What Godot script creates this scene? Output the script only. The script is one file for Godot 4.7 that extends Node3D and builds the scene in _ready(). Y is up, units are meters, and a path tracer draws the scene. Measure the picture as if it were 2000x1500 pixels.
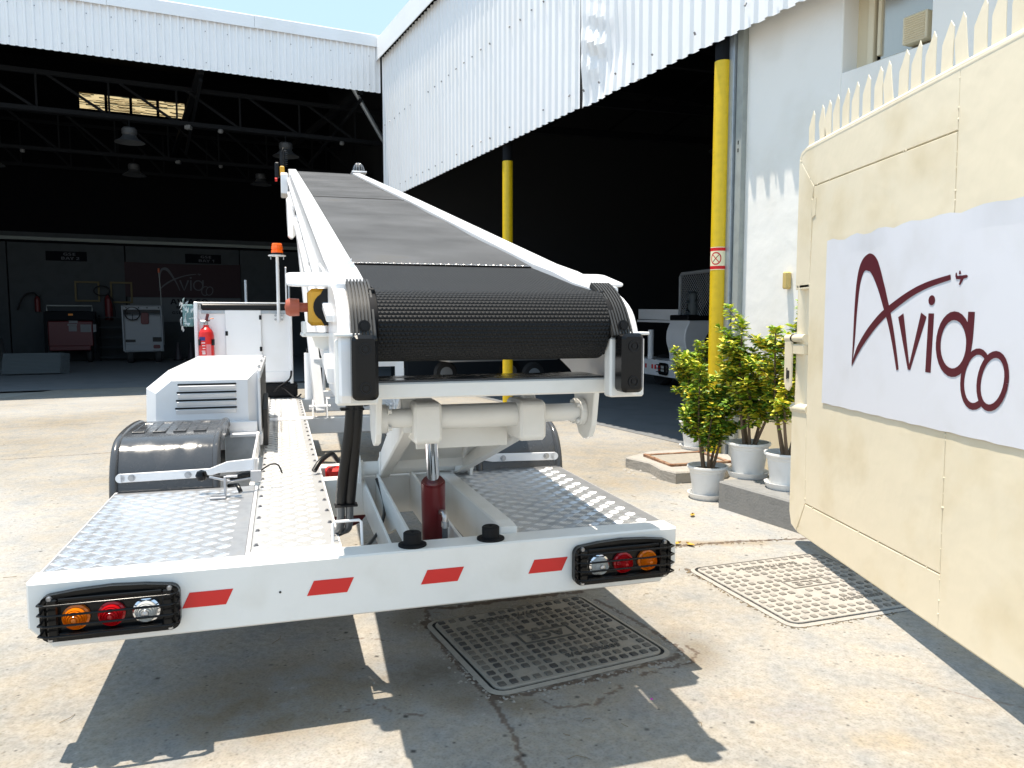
extends Node3D

# ---------------------------------------------------------------- mesh builder
class MB:
	var v := PackedVector3Array()
	var n := PackedVector3Array()
	var uv := PackedVector2Array()
	var c := PackedColorArray()
	var t := Transform3D.IDENTITY
	var col := Color.WHITE
	var use_col := false

	func _p(a: Vector3, na: Vector3, ua: Vector2) -> void:
		v.append(t * a)
		n.append((t.basis * na).normalized())
		uv.append(ua)
		if use_col:
			c.append(col)

	func tri_n(a: Vector3, b: Vector3, d: Vector3, na: Vector3, nb: Vector3, nd: Vector3, ua := Vector2.ZERO, ub := Vector2.ZERO, ud := Vector2.ZERO) -> void:
		# clockwise front faces
		if (b - a).cross(d - a).dot(na + nb + nd) > 0.0:
			_p(a, na, ua); _p(d, nd, ud); _p(b, nb, ub)
		else:
			_p(a, na, ua); _p(b, nb, ub); _p(d, nd, ud)

	func tri(a: Vector3, b: Vector3, d: Vector3, out_dir: Vector3) -> void:
		var nn := (b - a).cross(d - a)
		if nn.length_squared() < 1e-16:
			return
		nn = nn.normalized()
		if nn.dot(out_dir) < 0.0:
			nn = -nn
		tri_n(a, b, d, nn, nn, nn)

	func quad(a: Vector3, b: Vector3, d: Vector3, e: Vector3, out_dir: Vector3, uvs := []) -> void:
		var nn := (b - a).cross(d - a)
		if nn.length_squared() < 1e-16:
			nn = (d - a).cross(e - a)
		if nn.length_squared() < 1e-18:
			return
		nn = nn.normalized()
		if nn.dot(out_dir) < 0.0:
			nn = -nn
		if uvs.size() == 4:
			tri_n(a, b, d, nn, nn, nn, uvs[0], uvs[1], uvs[2])
			tri_n(a, d, e, nn, nn, nn, uvs[0], uvs[2], uvs[3])
		else:
			tri_n(a, b, d, nn, nn, nn)
			tri_n(a, d, e, nn, nn, nn)

	func quad_n(a: Vector3, b: Vector3, d: Vector3, e: Vector3, na: Vector3, nb: Vector3, nd: Vector3, ne: Vector3, uvs := []) -> void:
		if uvs.size() == 4:
			tri_n(a, b, d, na, nb, nd, uvs[0], uvs[1], uvs[2])
			tri_n(a, d, e, na, nd, ne, uvs[0], uvs[2], uvs[3])
		else:
			tri_n(a, b, d, na, nb, nd)
			tri_n(a, d, e, na, nd, ne)

	# chamfered box: centre, size, chamfer, optional basis
	func box(ctr: Vector3, s: Vector3, b := 0.003, bas := Basis.IDENTITY) -> MB:
		var h := s * 0.5
		b = minf(b, minf(h.x, minf(h.y, h.z)) * 0.45)
		var old := t
		t = old * Transform3D(bas, ctr)
		var ax := [Vector3.RIGHT, Vector3.UP, Vector3.BACK]
		for i in 3:
			var j := (i + 1) % 3
			var k := (i + 2) % 3
			for sg in [-1.0, 1.0]:
				var o: Vector3 = ax[i] * (h[i] * sg)
				var u: Vector3 = ax[j] * (h[j] - b)
				var w: Vector3 = ax[k] * (h[k] - b)
				quad(o - u - w, o + u - w, o + u + w, o - u + w, ax[i] * sg)
		if b > 0.0:
			for i in 3:  # edges along axis i
				var j := (i + 1) % 3
				var k := (i + 2) % 3
				var e: Vector3 = ax[i] * (h[i] - b)
				for sj in [-1.0, 1.0]:
					for sk in [-1.0, 1.0]:
						var p1: Vector3 = ax[j] * (h[j] * sj) + ax[k] * ((h[k] - b) * sk)
						var p2: Vector3 = ax[j] * ((h[j] - b) * sj) + ax[k] * (h[k] * sk)
						quad(p1 - e, p1 + e, p2 + e, p2 - e, ax[j] * sj + ax[k] * sk)
			for sx in [-1.0, 1.0]:
				for sy in [-1.0, 1.0]:
					for sz in [-1.0, 1.0]:
						tri(Vector3(h.x * sx, (h.y - b) * sy, (h.z - b) * sz), Vector3((h.x - b) * sx, h.y * sy, (h.z - b) * sz), Vector3((h.x - b) * sx, (h.y - b) * sy, h.z * sz), Vector3(sx, sy, sz))
		t = old
		return self

	# box from a to b along an axis with section w (side) x h (up)
	func bar(a: Vector3, b: Vector3, w: float, h: float, up := Vector3.UP, bev := 0.003) -> MB:
		var d := b - a
		var z := d.normalized()
		if absf(z.dot(up)) > 0.98:
			up = Vector3.RIGHT
		var x := up.cross(z).normalized()
		var y := z.cross(x)
		return box((a + b) * 0.5, Vector3(w, h, d.length()), bev, Basis(x, y, z))

	func tube(pts: Array, r, sides := 10, caps := true) -> MB:
		var m := pts.size()
		var prev_x := Vector3.ZERO
		var rings := []
		var nrm := []
		for i in m:
			var a: Vector3 = pts[maxi(i - 1, 0)]
			var b: Vector3 = pts[mini(i + 1, m - 1)]
			var z := (b - a).normalized()
			var x: Vector3
			if prev_x == Vector3.ZERO:
				var up := Vector3.UP if absf(z.y) < 0.9 else Vector3.RIGHT
				x = up.cross(z).normalized()
			else:
				x = (prev_x - z * prev_x.dot(z)).normalized()
			prev_x = x
			var y := z.cross(x)
			var rr: float = r[i] if r is Array else r
			var ring := PackedVector3Array()
			var nr := PackedVector3Array()
			for k in sides:
				var an := TAU * k / sides
				var dd := x * cos(an) + y * sin(an)
				nr.append(dd)
				ring.append(pts[i] + dd * rr)
			rings.append(ring)
			nrm.append(nr)
		for i in m - 1:
			for k in sides:
				var k2 := (k + 1) % sides
				quad_n(rings[i][k], rings[i][k2], rings[i + 1][k2], rings[i + 1][k], nrm[i][k], nrm[i][k2], nrm[i + 1][k2], nrm[i + 1][k])
		if caps:
			for e in [0, m - 1]:
				var dirv: Vector3 = (pts[0] - pts[1]) if e == 0 else (pts[m - 1] - pts[m - 2])
				for k in sides:
					tri(pts[e], rings[e][k], rings[e][(k + 1) % sides], dirv)
		return self

	func cyl(a: Vector3, b: Vector3, r: float, sides := 20, r2 := -1.0, bev := 0.0) -> MB:
		if r2 < 0.0:
			r2 = r
		if bev > 0.0:
			var d := (b - a).normalized() * bev
			return tube([a, a + d, b - d, b], [r - bev, r, r2, r2 - bev], sides)
		return tube([a, b], [r, r2], sides)

	# profile: Array of Vector2(radius, y), revolved about local Y
	func lathe(prof: Array, sides := 24, ctr := Vector3.ZERO, bas := Basis.IDENTITY) -> MB:
		var old := t
		t = old * Transform3D(bas, ctr)
		for i in prof.size() - 1:
			var p: Vector2 = prof[i]
			var q: Vector2 = prof[i + 1]
			var sl := Vector2(q.y - p.y, -(q.x - p.x))
			if sl.length() < 1e-7:
				continue
			sl = sl.normalized()
			for k in sides:
				var a1 := TAU * k / sides
				var a2 := TAU * (k + 1) / sides
				var d1 := Vector3(cos(a1), 0, sin(a1))
				var d2 := Vector3(cos(a2), 0, sin(a2))
				var n1 := d1 * sl.x + Vector3.UP * sl.y
				var n2 := d2 * sl.x + Vector3.UP * sl.y
				if p.x > 1e-6:
					tri_n(d1 * p.x + Vector3.UP * p.y, d2 * p.x + Vector3.UP * p.y, d1 * q.x + Vector3.UP * q.y, n1, n2, n1)
				if q.x > 1e-6:
					tri_n(d2 * p.x + Vector3.UP * p.y, d2 * q.x + Vector3.UP * q.y, d1 * q.x + Vector3.UP * q.y, n2, n2, n1)
		t = old
		return self

	static func inset(poly: PackedVector2Array, d: float) -> PackedVector2Array:
		var r := PackedVector2Array()
		var m := poly.size()
		var cw := Geometry2D.is_polygon_clockwise(poly)
		for i in m:
			var a := poly[(i - 1 + m) % m]
			var b := poly[i]
			var e := poly[(i + 1) % m]
			var n1 := (b - a).normalized().orthogonal()
			var n2 := (e - b).normalized().orthogonal()
			if not cw:
				n1 = -n1
				n2 = -n2
			r.append(b + (n1 + n2) / maxf(1.0 + n1.dot(n2), 0.25) * d)
		return r

	# polygon in local XY, from z0 to z1, bevelled edges
	func prism(poly: PackedVector2Array, z0: float, z1: float, bev := 0.0, xf := Transform3D.IDENTITY) -> MB:
		var old := t
		t = old * xf
		var ins := poly
		if bev > 0.0:
			ins = MB.inset(poly, bev)
			# keep the one that is smaller
			if absf(MB.area(ins)) > absf(MB.area(poly)):
				ins = MB.inset(poly, -bev)
		var idx := Geometry2D.triangulate_polygon(ins)
		for i in range(0, idx.size(), 3):
			var a := ins[idx[i]]
			var b := ins[idx[i + 1]]
			var d := ins[idx[i + 2]]
			tri(Vector3(a.x, a.y, z1), Vector3(b.x, b.y, z1), Vector3(d.x, d.y, z1), Vector3.BACK * signf(z1 - z0))
			tri(Vector3(a.x, a.y, z0), Vector3(b.x, b.y, z0), Vector3(d.x, d.y, z0), Vector3.FORWARD * signf(z1 - z0))
		var ccw := not Geometry2D.is_polygon_clockwise(poly)
		var m := poly.size()
		var bz := bev * signf(z1 - z0)
		for i in m:
			var j := (i + 1) % m
			var p := poly[i]
			var q := poly[j]
			var e := q - p
			var on := Vector3(e.y, -e.x, 0)
			if not ccw:
				on = -on
			quad(Vector3(p.x, p.y, z0 + bz), Vector3(q.x, q.y, z0 + bz), Vector3(q.x, q.y, z1 - bz), Vector3(p.x, p.y, z1 - bz), on)
			if bev > 0.0:
				var pi := ins[i]
				var qi := ins[j]
				quad(Vector3(p.x, p.y, z1 - bz), Vector3(q.x, q.y, z1 - bz), Vector3(qi.x, qi.y, z1), Vector3(pi.x, pi.y, z1), on.normalized() + Vector3.BACK * signf(z1 - z0))
				quad(Vector3(p.x, p.y, z0 + bz), Vector3(q.x, q.y, z0 + bz), Vector3(qi.x, qi.y, z0), Vector3(pi.x, pi.y, z0), on.normalized() + Vector3.FORWARD * signf(z1 - z0))
		t = old
		return self

	static func area(p: PackedVector2Array) -> float:
		var s := 0.0
		for i in p.size():
			var a := p[i]
			var b := p[(i + 1) % p.size()]
			s += a.x * b.y - b.x * a.y
		return s * 0.5

	# low lump (stone): centre, radius
	func lump(ctr: Vector3, r: Vector3, rng: RandomNumberGenerator) -> void:
		var ring := []
		var k := 6
		for i in k:
			var an := TAU * i / k + rng.randf() * 0.5
			ring.append(ctr + Vector3(cos(an) * r.x * rng.randf_range(0.7, 1.1), rng.randf_range(0.0, 0.3) * r.y, sin(an) * r.z * rng.randf_range(0.7, 1.1)))
		var top := ctr + Vector3(rng.randf_range(-0.2, 0.2) * r.x, r.y, rng.randf_range(-0.2, 0.2) * r.z)
		for i in k:
			tri(ring[i], ring[(i + 1) % k], top, (ring[i] + ring[(i + 1) % k]) * 0.5 - ctr + Vector3.UP * r.y)
			tri(ring[i] - Vector3.UP * r.y * 0.5, ring[(i + 1) % k] - Vector3.UP * r.y * 0.5, ring[(i + 1) % k], ring[i] - ctr)
			tri(ring[i] - Vector3.UP * r.y * 0.5, ring[i], ring[(i + 1) % k], ring[i] - ctr)

	func mesh() -> ArrayMesh:
		var a := []
		a.resize(Mesh.ARRAY_MAX)
		a[Mesh.ARRAY_VERTEX] = v
		a[Mesh.ARRAY_NORMAL] = n
		a[Mesh.ARRAY_TEX_UV] = uv
		if use_col:
			a[Mesh.ARRAY_COLOR] = c
		var m := ArrayMesh.new()
		m.add_surface_from_arrays(Mesh.PRIMITIVE_TRIANGLES, a)
		return m

# ---------------------------------------------------------------- node helpers
func mb(tr := Transform3D.IDENTITY) -> MB:
	var b := MB.new()
	b.t = tr
	return b

func obj(called: String, b: MB, m: Material, parent: Node = self) -> MeshInstance3D:
	var o := MeshInstance3D.new()
	o.name = called
	o.mesh = b.mesh()
	o.material_override = m
	parent.add_child(o, true)
	return o

func inst(called: String, me: Mesh, m: Material, parent: Node, xf := Transform3D.IDENTITY) -> MeshInstance3D:
	var o := MeshInstance3D.new()
	o.name = called
	o.mesh = me
	o.material_override = m
	o.transform = xf
	parent.add_child(o, true)
	return o

func tag(o: Node, label: String, category: String, group := "") -> Node:
	o.set_meta("label", label)
	o.set_meta("category", category)
	if group:
		o.set_meta("group", group)
	return o

func thing(called: String, label: String, category: String, at := Vector3.ZERO, yaw := 0.0, group := "") -> Node3D:
	var o := Node3D.new()
	o.name = called
	add_child(o, true)
	o.position = at
	o.rotation.y = yaw
	tag(o, label, category, group)
	return o

func struct(o: Node, label := "") -> Node:
	o.set_meta("kind", "structure")
	if label:
		o.set_meta("label", label)
	return o

func stuff(o: Node) -> Node:
	o.set_meta("kind", "stuff")
	return o

func copy(o: Node3D, at: Vector3, yaw: float, label: String) -> Node3D:
	var d: Node3D = o.duplicate()
	d.name = o.name
	add_child(d, true)
	d.position = at
	d.rotation.y = yaw
	d.set_meta("label", label)
	return d

func text3(s: String, size: float, depth: float, m: Material, parent: Node, xf: Transform3D, called := "lettering", font := "Droid Sans", wide := 1.0) -> MeshInstance3D:
	var tm := TextMesh.new()
	var f := SystemFont.new()
	f.font_names = PackedStringArray([font])
	f.font_weight = 700
	tm.font = f
	tm.text = s
	tm.font_size = 32
	tm.pixel_size = size / 32.0
	tm.depth = depth
	tm.curve_step = 2.0
	return inst(called, tm, m, parent, xf * Transform3D(Basis.from_scale(Vector3(wide, 1, 1)), Vector3.ZERO))

func arc(c: Vector2, r: Vector2, a0: float, a1: float, k: int) -> PackedVector2Array:
	var p := PackedVector2Array()
	for i in k + 1:
		var a := deg_to_rad(lerpf(a0, a1, float(i) / k))
		p.append(c + Vector2(cos(a) * r.x, sin(a) * r.y))
	return p

func rrect(x0: float, y0: float, x1: float, y1: float, r: float, k := 4) -> PackedVector2Array:
	var p := PackedVector2Array()
	p.append_array(arc(Vector2(x1 - r, y1 - r), Vector2(r, r), 0, 90, k))
	p.append_array(arc(Vector2(x0 + r, y1 - r), Vector2(r, r), 90, 180, k))
	p.append_array(arc(Vector2(x0 + r, y0 + r), Vector2(r, r), 180, 270, k))
	p.append_array(arc(Vector2(x1 - r, y0 + r), Vector2(r, r), 270, 360, k))
	return p

func poly(a: Array) -> PackedVector2Array:
	var p := PackedVector2Array()
	for i in range(0, a.size(), 2):
		p.append(Vector2(a[i], a[i + 1]))
	return p

func smooth(pts: Array, sub := 5) -> Array:   # Catmull-Rom through Vector2/Vector3 points
	var r := []
	var m := pts.size()
	for i in m - 1:
		var p0 = pts[maxi(i - 1, 0)]
		var p1 = pts[i]
		var p2 = pts[i + 1]
		var p3 = pts[mini(i + 2, m - 1)]
		for k in sub:
			r.append(p1.cubic_interpolate(p2, p0, p3, float(k) / sub))
	r.append(pts[m - 1])
	return r

# flat stroke with width per point -> polygon strip added to b at z..z+h
func stroke(b: MB, pts: Array, w: Array, h: float, sub := 6) -> void:
	var p := smooth(pts, sub)
	var m := p.size()
	var lft := []
	var rgt := []
	for i in m:
		var d: Vector2 = (p[mini(i + 1, m - 1)] - p[maxi(i - 1, 0)]).normalized().orthogonal()
		var f := float(i) / (m - 1) * (w.size() - 1)
		var k := mini(int(f), w.size() - 2)
		var ww: float = lerpf(w[k], w[k + 1], f - k) * 0.5
		lft.append(p[i] + d * ww)
		rgt.append(p[i] - d * ww)
	for i in m - 1:
		var a: Vector2 = lft[i]
		var e: Vector2 = lft[i + 1]
		var q: Vector2 = rgt[i]
		var s: Vector2 = rgt[i + 1]
		b.quad(Vector3(a.x, a.y, h), Vector3(e.x, e.y, h), Vector3(s.x, s.y, h), Vector3(q.x, q.y, h), Vector3.BACK)
		b.quad(Vector3(a.x, a.y, h), Vector3(e.x, e.y, h), Vector3(e.x, e.y, 0), Vector3(a.x, a.y, 0), Vector3(a.x - q.x, a.y - q.y, 0))
		b.quad(Vector3(q.x, q.y, h), Vector3(s.x, s.y, h), Vector3(s.x, s.y, 0), Vector3(q.x, q.y, 0), Vector3(q.x - a.x, q.y - a.y, 0))

func ell(c: Vector2, rx: float, ry: float, a0: float, a1: float, k: int, slant := 0.0) -> Array:
	var r := []
	for i in k + 1:
		var a := deg_to_rad(lerpf(a0, a1, float(i) / k))
		var y := sin(a) * ry
		r.append(Vector2(c.x + cos(a) * rx + y * slant, c.y + y))
	return r

# the firm's lettering: strokes in a plane, about 1.24 wide and 0.64 high
func logo(b: MB, h: float, q := 1.0) -> void:
	var A := [[.14, .16], [.152, .285], [.163, .457], [.182, .584], [.222, .655], [.286, .672], [.345, .645], [.415, .555], [.473, .46], [.523, .374], [.57, .266], [.605, .17]]
	var pa := []
	for e in A:
		pa.append(Vector2(e[0], e[1]))
	stroke(b, pa, [.004 * q, .02 * q, .032 * q, .042 * q, .06 * q, .085 * q, .082 * q, .06 * q, .05 * q, .038 * q, .028 * q, .02 * q], h)
	var sw := []
	for e in [[.14, .162], [.203, .245], [.297, .324], [.422, .402], [.547, .457], [.692, .508], [.827, .54], [.992, .563]]:
		sw.append(Vector2(e[0], e[1]))
	stroke(b, sw, [.004 * q, .034 * q, .042 * q, .042 * q, .036 * q, .03 * q, .026 * q, .02 * q], h * 1.05)
	stroke(b, [Vector2(.614, .414), Vector2(.703, .178)], [.047 * q, .016 * q], h, 2)
	stroke(b, [Vector2(.806, .416), Vector2(.706, .178)], [.047 * q, .016 * q], h * 1.05, 2)
	stroke(b, [Vector2(.863, .421), Vector2(.858, .176)], [.041 * q, .041 * q], h, 2)
	b.prism(PackedVector2Array(ell(Vector2(.862, .475), .025, .021, 0, 330, 11)), 0, h)
	stroke(b, ell(Vector2(1.03, .299), .105, .112, 0, 360, 28), [.034 * q, .034 * q], h, 1)
	stroke(b, [Vector2(1.142, .425), Vector2(1.138, .32), Vector2(1.125, .225)], [.042 * q, .040 * q, .026 * q], h * 1.05)
	stroke(b, ell(Vector2(1.188, .174), .083, .104, 48, 312, 20, .12), [.023 * q, .027 * q], h * .95, 1)
	stroke(b, ell(Vector2(1.288, .174), .078, .098, 0, 360, 28, .16), [.025 * q, .025 * q], h, 1)
	# little aeroplane
	b.prism(poly([1.024, .565, 1.03, .553, 1.06, .551, 1.05, .531, 1.059, .529, 1.08, .552, 1.1, .555, 1.108, .561, 1.098, .566, 1.062, .565]), 0, h)
	b.prism(poly([1.024, .565, 1.026, .578, 1.032, .578, 1.036, .565]), 0, h * .9)
	b.prism(poly([1.046, .571, 1.05, .585, 1.056, .584, 1.062, .571]), 0, h)

# ---------------------------------------------------------------- textures
func noise_bytes(size: int, sd: int, freq: float, oct: int, kind := FastNoiseLite.TYPE_SIMPLEX_SMOOTH) -> PackedByteArray:
	var f := FastNoiseLite.new()
	f.seed = sd
	f.noise_type = kind
	f.frequency = freq
	f.fractal_type = FastNoiseLite.FRACTAL_FBM
	f.fractal_octaves = oct
	var im := f.get_seamless_image(size, size)
	im.convert(Image.FORMAT_L8)
	return im.get_data()

# L8 noise through a ramp of linear colours -> sRGB texture
func ramp_tex(size: int, sd: int, freq: float, oct: int, stops: Array, kind := FastNoiseLite.TYPE_SIMPLEX_SMOOTH) -> ImageTexture:
	var d := noise_bytes(size, sd, freq, oct, kind)
	var g := Gradient.new()
	g.offsets = PackedFloat32Array()
	g.colors = PackedColorArray()
	for s in stops:
		g.add_point(s[0], s[1])
	var lut := PackedByteArray()
	for i in 256:
		var cc := g.sample(i / 255.0).linear_to_srgb()
		lut.append(int(clampf(cc.r, 0, 1) * 255.0)); lut.append(int(clampf(cc.g, 0, 1) * 255.0)); lut.append(int(clampf(cc.b, 0, 1) * 255.0))
	var o := PackedByteArray()
	o.resize(size * size * 3)
	for i in size * size:
		var k := d[i] * 3
		o[i * 3] = lut[k]; o[i * 3 + 1] = lut[k + 1]; o[i * 3 + 2] = lut[k + 2]
	return ImageTexture.create_from_image(Image.create_from_data(size, size, false, Image.FORMAT_RGB8, o))

func grey_tex(size: int, sd: int, freq: float, oct: int, kind := FastNoiseLite.TYPE_SIMPLEX_SMOOTH) -> ImageTexture:
	return ImageTexture.create_from_image(Image.create_from_data(size, size, false, Image.FORMAT_L8, noise_bytes(size, sd, freq, oct, kind)))

func lin(r: float, g: float, b: float) -> Color:
	return Color(r, g, b).linear_to_srgb()

func mat(r: float, g: float, b: float, rough := 0.6, metal := 0.0, spec := 0.5) -> StandardMaterial3D:
	var m := StandardMaterial3D.new()
	m.albedo_color = lin(r, g, b)
	m.roughness = rough
	m.metallic = metal
	m.metallic_specular = spec
	return m

func tri_map(m: StandardMaterial3D, scale: float, world := false) -> StandardMaterial3D:
	m.uv1_triplanar = true
	m.uv1_world_triplanar = world
	m.uv1_scale = Vector3.ONE * scale
	return m

var M := {}
var T := {}

func grey(x: float) -> Color:
	return Color(x, x, x)

func make_materials() -> void:
	T.fine = grey_tex(512, 3, 0.05, 4)
	T.bumpy = grey_tex(512, 9, 0.02, 4)
	T.dirt = ramp_tex(512, 21, 0.006, 6, [[0.0, Color(.92, .91, .89)], [.3, Color(.97, .968, .96)], [.55, grey(.995)], [1.0, grey(1.0)]])
	T.dirt2 = ramp_tex(512, 5, 0.012, 6, [[0.0, grey(.82)], [.35, grey(.93)], [.6, grey(1.0)], [1.0, Color(.99, .96, .92)]])
	T.rust = ramp_tex(512, 17, 0.015, 6, [[0.0, Color(.10, .04, .02)], [.4, Color(.22, .10, .05)], [.65, Color(.30, .20, .13)], [1.0, Color(.36, .30, .24)]])
	T.rough = grey_tex(512, 44, 0.01, 5)
	# vehicle paint
	var w := mat(.84, .84, .85, .3)
	w.albedo_texture = T.dirt
	tri_map(w, .55)
	w.clearcoat_enabled = true
	w.clearcoat = .25
	w.clearcoat_roughness = .2
	M.white = w
	var w2 := mat(.80, .79, .755, .36)
	w2.albedo_texture = T.dirt
	w2.heightmap_enabled = true
	w2.heightmap_texture = T.fine
	w2.heightmap_scale = .05
	tri_map(w2, 1.1)
	M.white_frame = w2
	var sh := mat(.87, .875, .885, .42)
	sh.albedo_texture = T.dirt
	tri_map(sh, .18)
	M.sheet = sh
	var wl := mat(.90, .875, .83, .8)
	wl.albedo_texture = T.dirt
	wl.heightmap_enabled = true
	wl.heightmap_texture = T.bumpy
	wl.heightmap_scale = .25
	tri_map(wl, .4)
	M.wall = wl
	var cr := mat(.84, .75, .57, .4)
	cr.albedo_texture = ramp_tex(512, 71, 0.007, 6, [[0.0, Color(.86, .83, .76)], [.28, Color(.94, .925, .89)], [.5, grey(.985)], [1.0, grey(1.0)]])
	cr.heightmap_enabled = true
	cr.heightmap_texture = T.bumpy
	cr.heightmap_scale = .16
	tri_map(cr, .45, true)
	M.cream = cr
	M.cream_plain = mat(.74, .64, .45, .5)
	M.black = mat(.007, .007, .008, .4, 0.0, .35)
	M.black_gloss = mat(.004, .004, .0045, .2, 0.0, .36)
	M.rubber = mat(.010, .010, .011, .7, 0.0, .3)
	M.rib_rubber = mat(.030, .030, .029, .5, 0.0, .45)
	var pl := mat(.06, .063, .068, .42)
	pl.roughness_texture = T.rough
	pl.heightmap_enabled = true
	pl.heightmap_texture = T.fine
	pl.heightmap_scale = .04
	tri_map(pl, 1.5)
	M.fender = pl
	var al := mat(.56, .563, .57, .37, .78)
	al.albedo_texture = T.dirt2
	tri_map(al, 2.0)
	M.alu = al
	M.alu_bar = mat(.66, .665, .675, .32, .85)
	M.alu_walk = mat(.62, .615, .605, .42, .65)
	M.alu_walk.albedo_texture = T.dirt
	tri_map(M.alu_walk, 2.0)
	M.alu_walk_bar = mat(.74, .735, .72, .4, .65)
	M.steel = mat(.45, .45, .46, .3, .9)
	M.bolt = mat(.25, .25, .26, .35, .8)
	M.chrome = mat(.8, .8, .82, .08, 1.0)
	var gal := mat(.42, .46, .50, .4, .6)
	gal.albedo_texture = T.dirt2
	tri_map(gal, 1.6)
	M.galv = gal
	M.red = mat(.62, .012, .01, .35)
	M.red_dull = mat(.10, .008, .010, .5)
	M.maroon = mat(.10, .008, .01, .3)
	M.maroon_ink = mat(.085, .006, .014, .45)
	M.yellow = mat(.78, .50, .012, .42)
	var yp := mat(.76, .52, .008, .4)
	yp.albedo_texture = T.dirt2
	tri_map(yp, 1.4)
	M.yellow_post = yp
	M.ctrl_yellow = mat(.62, .32, .02, .45)
	M.button = mat(.36, .085, .045, .5)
	M.amber = mat(.60, .14, .004, .1)
	M.lens_red = mat(.36, .005, .008, .1)
	M.lens_clear = mat(.5, .5, .48, .1)
	var be := mat(.9, .13, .01, .15)
	be.emission_enabled = true
	be.emission = lin(.9, .12, .0)
	be.emission_energy_multiplier = .12
	M.beacon = be
	M.banner = mat(.72, .73, .78, .55)
	M.banner.albedo_texture = T.dirt
	tri_map(M.banner, .7, true)
	M.pot = mat(.84, .84, .83, .45)
	M.pot.albedo_texture = T.dirt
	tri_map(M.pot, 2.5)
	M.soil = mat(.035, .026, .018, .95)
	M.bark = mat(.19, .13, .085, .9)
	M.bark.heightmap_enabled = true
	M.bark.heightmap_texture = T.fine
	M.bark.heightmap_scale = .3
	tri_map(M.bark, 6.0)
	var lf := mat(1, 1, 1, .5)
	lf.vertex_color_use_as_albedo = true
	lf.backlight_enabled = true
	lf.backlight = lin(.22, .28, .02)
	lf.cull_mode = BaseMaterial3D.CULL_DISABLED
	M.leaf = lf
	# interiors
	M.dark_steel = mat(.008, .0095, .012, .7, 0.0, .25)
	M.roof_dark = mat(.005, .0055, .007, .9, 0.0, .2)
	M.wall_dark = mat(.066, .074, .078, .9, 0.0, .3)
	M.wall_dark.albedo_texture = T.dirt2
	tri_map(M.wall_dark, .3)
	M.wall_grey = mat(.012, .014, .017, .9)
	M.wall_mid = mat(.14, .15, .155, .9, 0.0, .3)
	M.trim_grey = mat(.34, .36, .34, .6)
	M.rail_grey = mat(.26, .29, .27, .75)
	M.trim_grey.albedo_texture = T.dirt2
	tri_map(M.trim_grey, .8)
	M.floor_dark = mat(.18, .19, .20, .75)
	M.floor_dark.albedo_texture = T.dirt2
	tri_map(M.floor_dark, .25, true)
	M.sign_dark = mat(.006, .007, .010, .8, 0.0, .2)
	M.detector = mat(.13, .135, .14, .6)
	M.sign_txt = mat(.085, .09, .10, .6)
	M.lamp_grey = mat(.045, .048, .052, .5)
	M.thatch = mat(.46, .35, .17, .9)
	M.thatch.albedo_texture = T.dirt2
	tri_map(M.thatch, 1.5)
	M.paper = mat(.2, .205, .21, .7)
	M.tarp = mat(.085, .10, .105, .6)
	M.straw_frame = mat(.12, .09, .025, .6)
	M.cart = mat(.26, .275, .29, .5)
	M.plastic_wrap = mat(.62, .68, .72, .12)
	M.plastic_wrap.transparency = BaseMaterial3D.TRANSPARENCY_ALPHA
	M.plastic_wrap.albedo_color.a = .45
	M.glass_teal = mat(.10, .2, .21, .08)
	M.conc = mat(.36, .34, .31, .9)
	M.conc.albedo_texture = T.dirt2
	M.conc.heightmap_enabled = true
	M.conc.heightmap_texture = T.fine
	M.conc.heightmap_scale = .5
	tri_map(M.conc, 1.2)
	M.block = mat(.23, .23, .225, .9)
	M.block.albedo_texture = T.dirt2
	M.block.heightmap_enabled = true
	M.block.heightmap_texture = T.fine
	M.block.heightmap_scale = .16
	tri_map(M.block, 1.6)
	M.rust = mat(1, 1, 1, .9)
	M.rust.albedo_texture = T.rust
	tri_map(M.rust, 1.5)
	M.dust_iron = mat(.30, .275, .235, .85)
	M.dust_iron.albedo_texture = T.dirt2
	M.dust_iron.heightmap_enabled = true
	M.dust_iron.heightmap_texture = T.fine
	M.dust_iron.heightmap_scale = .15
	tri_map(M.dust_iron, 2.2)
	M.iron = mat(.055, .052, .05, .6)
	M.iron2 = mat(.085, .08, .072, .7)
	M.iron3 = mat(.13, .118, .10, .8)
	M.iron_dusty = mat(.20, .185, .165, .8)
	M.iron_dusty2 = mat(.27, .25, .225, .85)
	M.dry_leaf = mat(.55, .35, .06, .8)
	M.litter = mat(.2, .15, .09, .9)
	M.stone = mat(.27, .25, .22, .9)
	M.window_film = mat(.52, .50, .44, .22, .6)
	M.tyre = mat(.02, .02, .021, .8)
	M.hose = mat(.006, .006, .0065, .35, 0.0, .4)
	M.hose_sleeve = mat(.10, .105, .11, .35, .3)
	M.wheel_rim = mat(.7, .7, .7, .5)
	M.gap = mat(.01, .01, .01, .9)
	# conveyor belt: rough-top weave
	var bs := 256
	var bh := PackedByteArray()
	bh.resize(bs * bs)
	for y in bs:
		for x in bs:
			# 8 rows x 8 columns of small ridged tufts, alternate rows shifted
			var row := int(y / 32)
			var fx := fposmod(x / 32.0 + (0.5 if row % 2 else 0.0), 1.0)
			var fy := fposmod(y / 32.0, 1.0)
			var e := maxf(0.0, 1.0 - pow(absf(fx - .5) * 2.0, 3.0)) * maxf(0.0, 1.0 - pow(absf(fy - .5) * 2.2, 2.0))
			bh[y * bs + x] = int(e * 255.0)
	T.belt_h = ImageTexture.create_from_image(Image.create_from_data(bs, bs, false, Image.FORMAT_L8, bh))
	var bt := mat(.011, .0115, .0125, .6, 0.0, .35)
	bt.heightmap_enabled = true
	bt.heightmap_texture = T.belt_h
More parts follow.
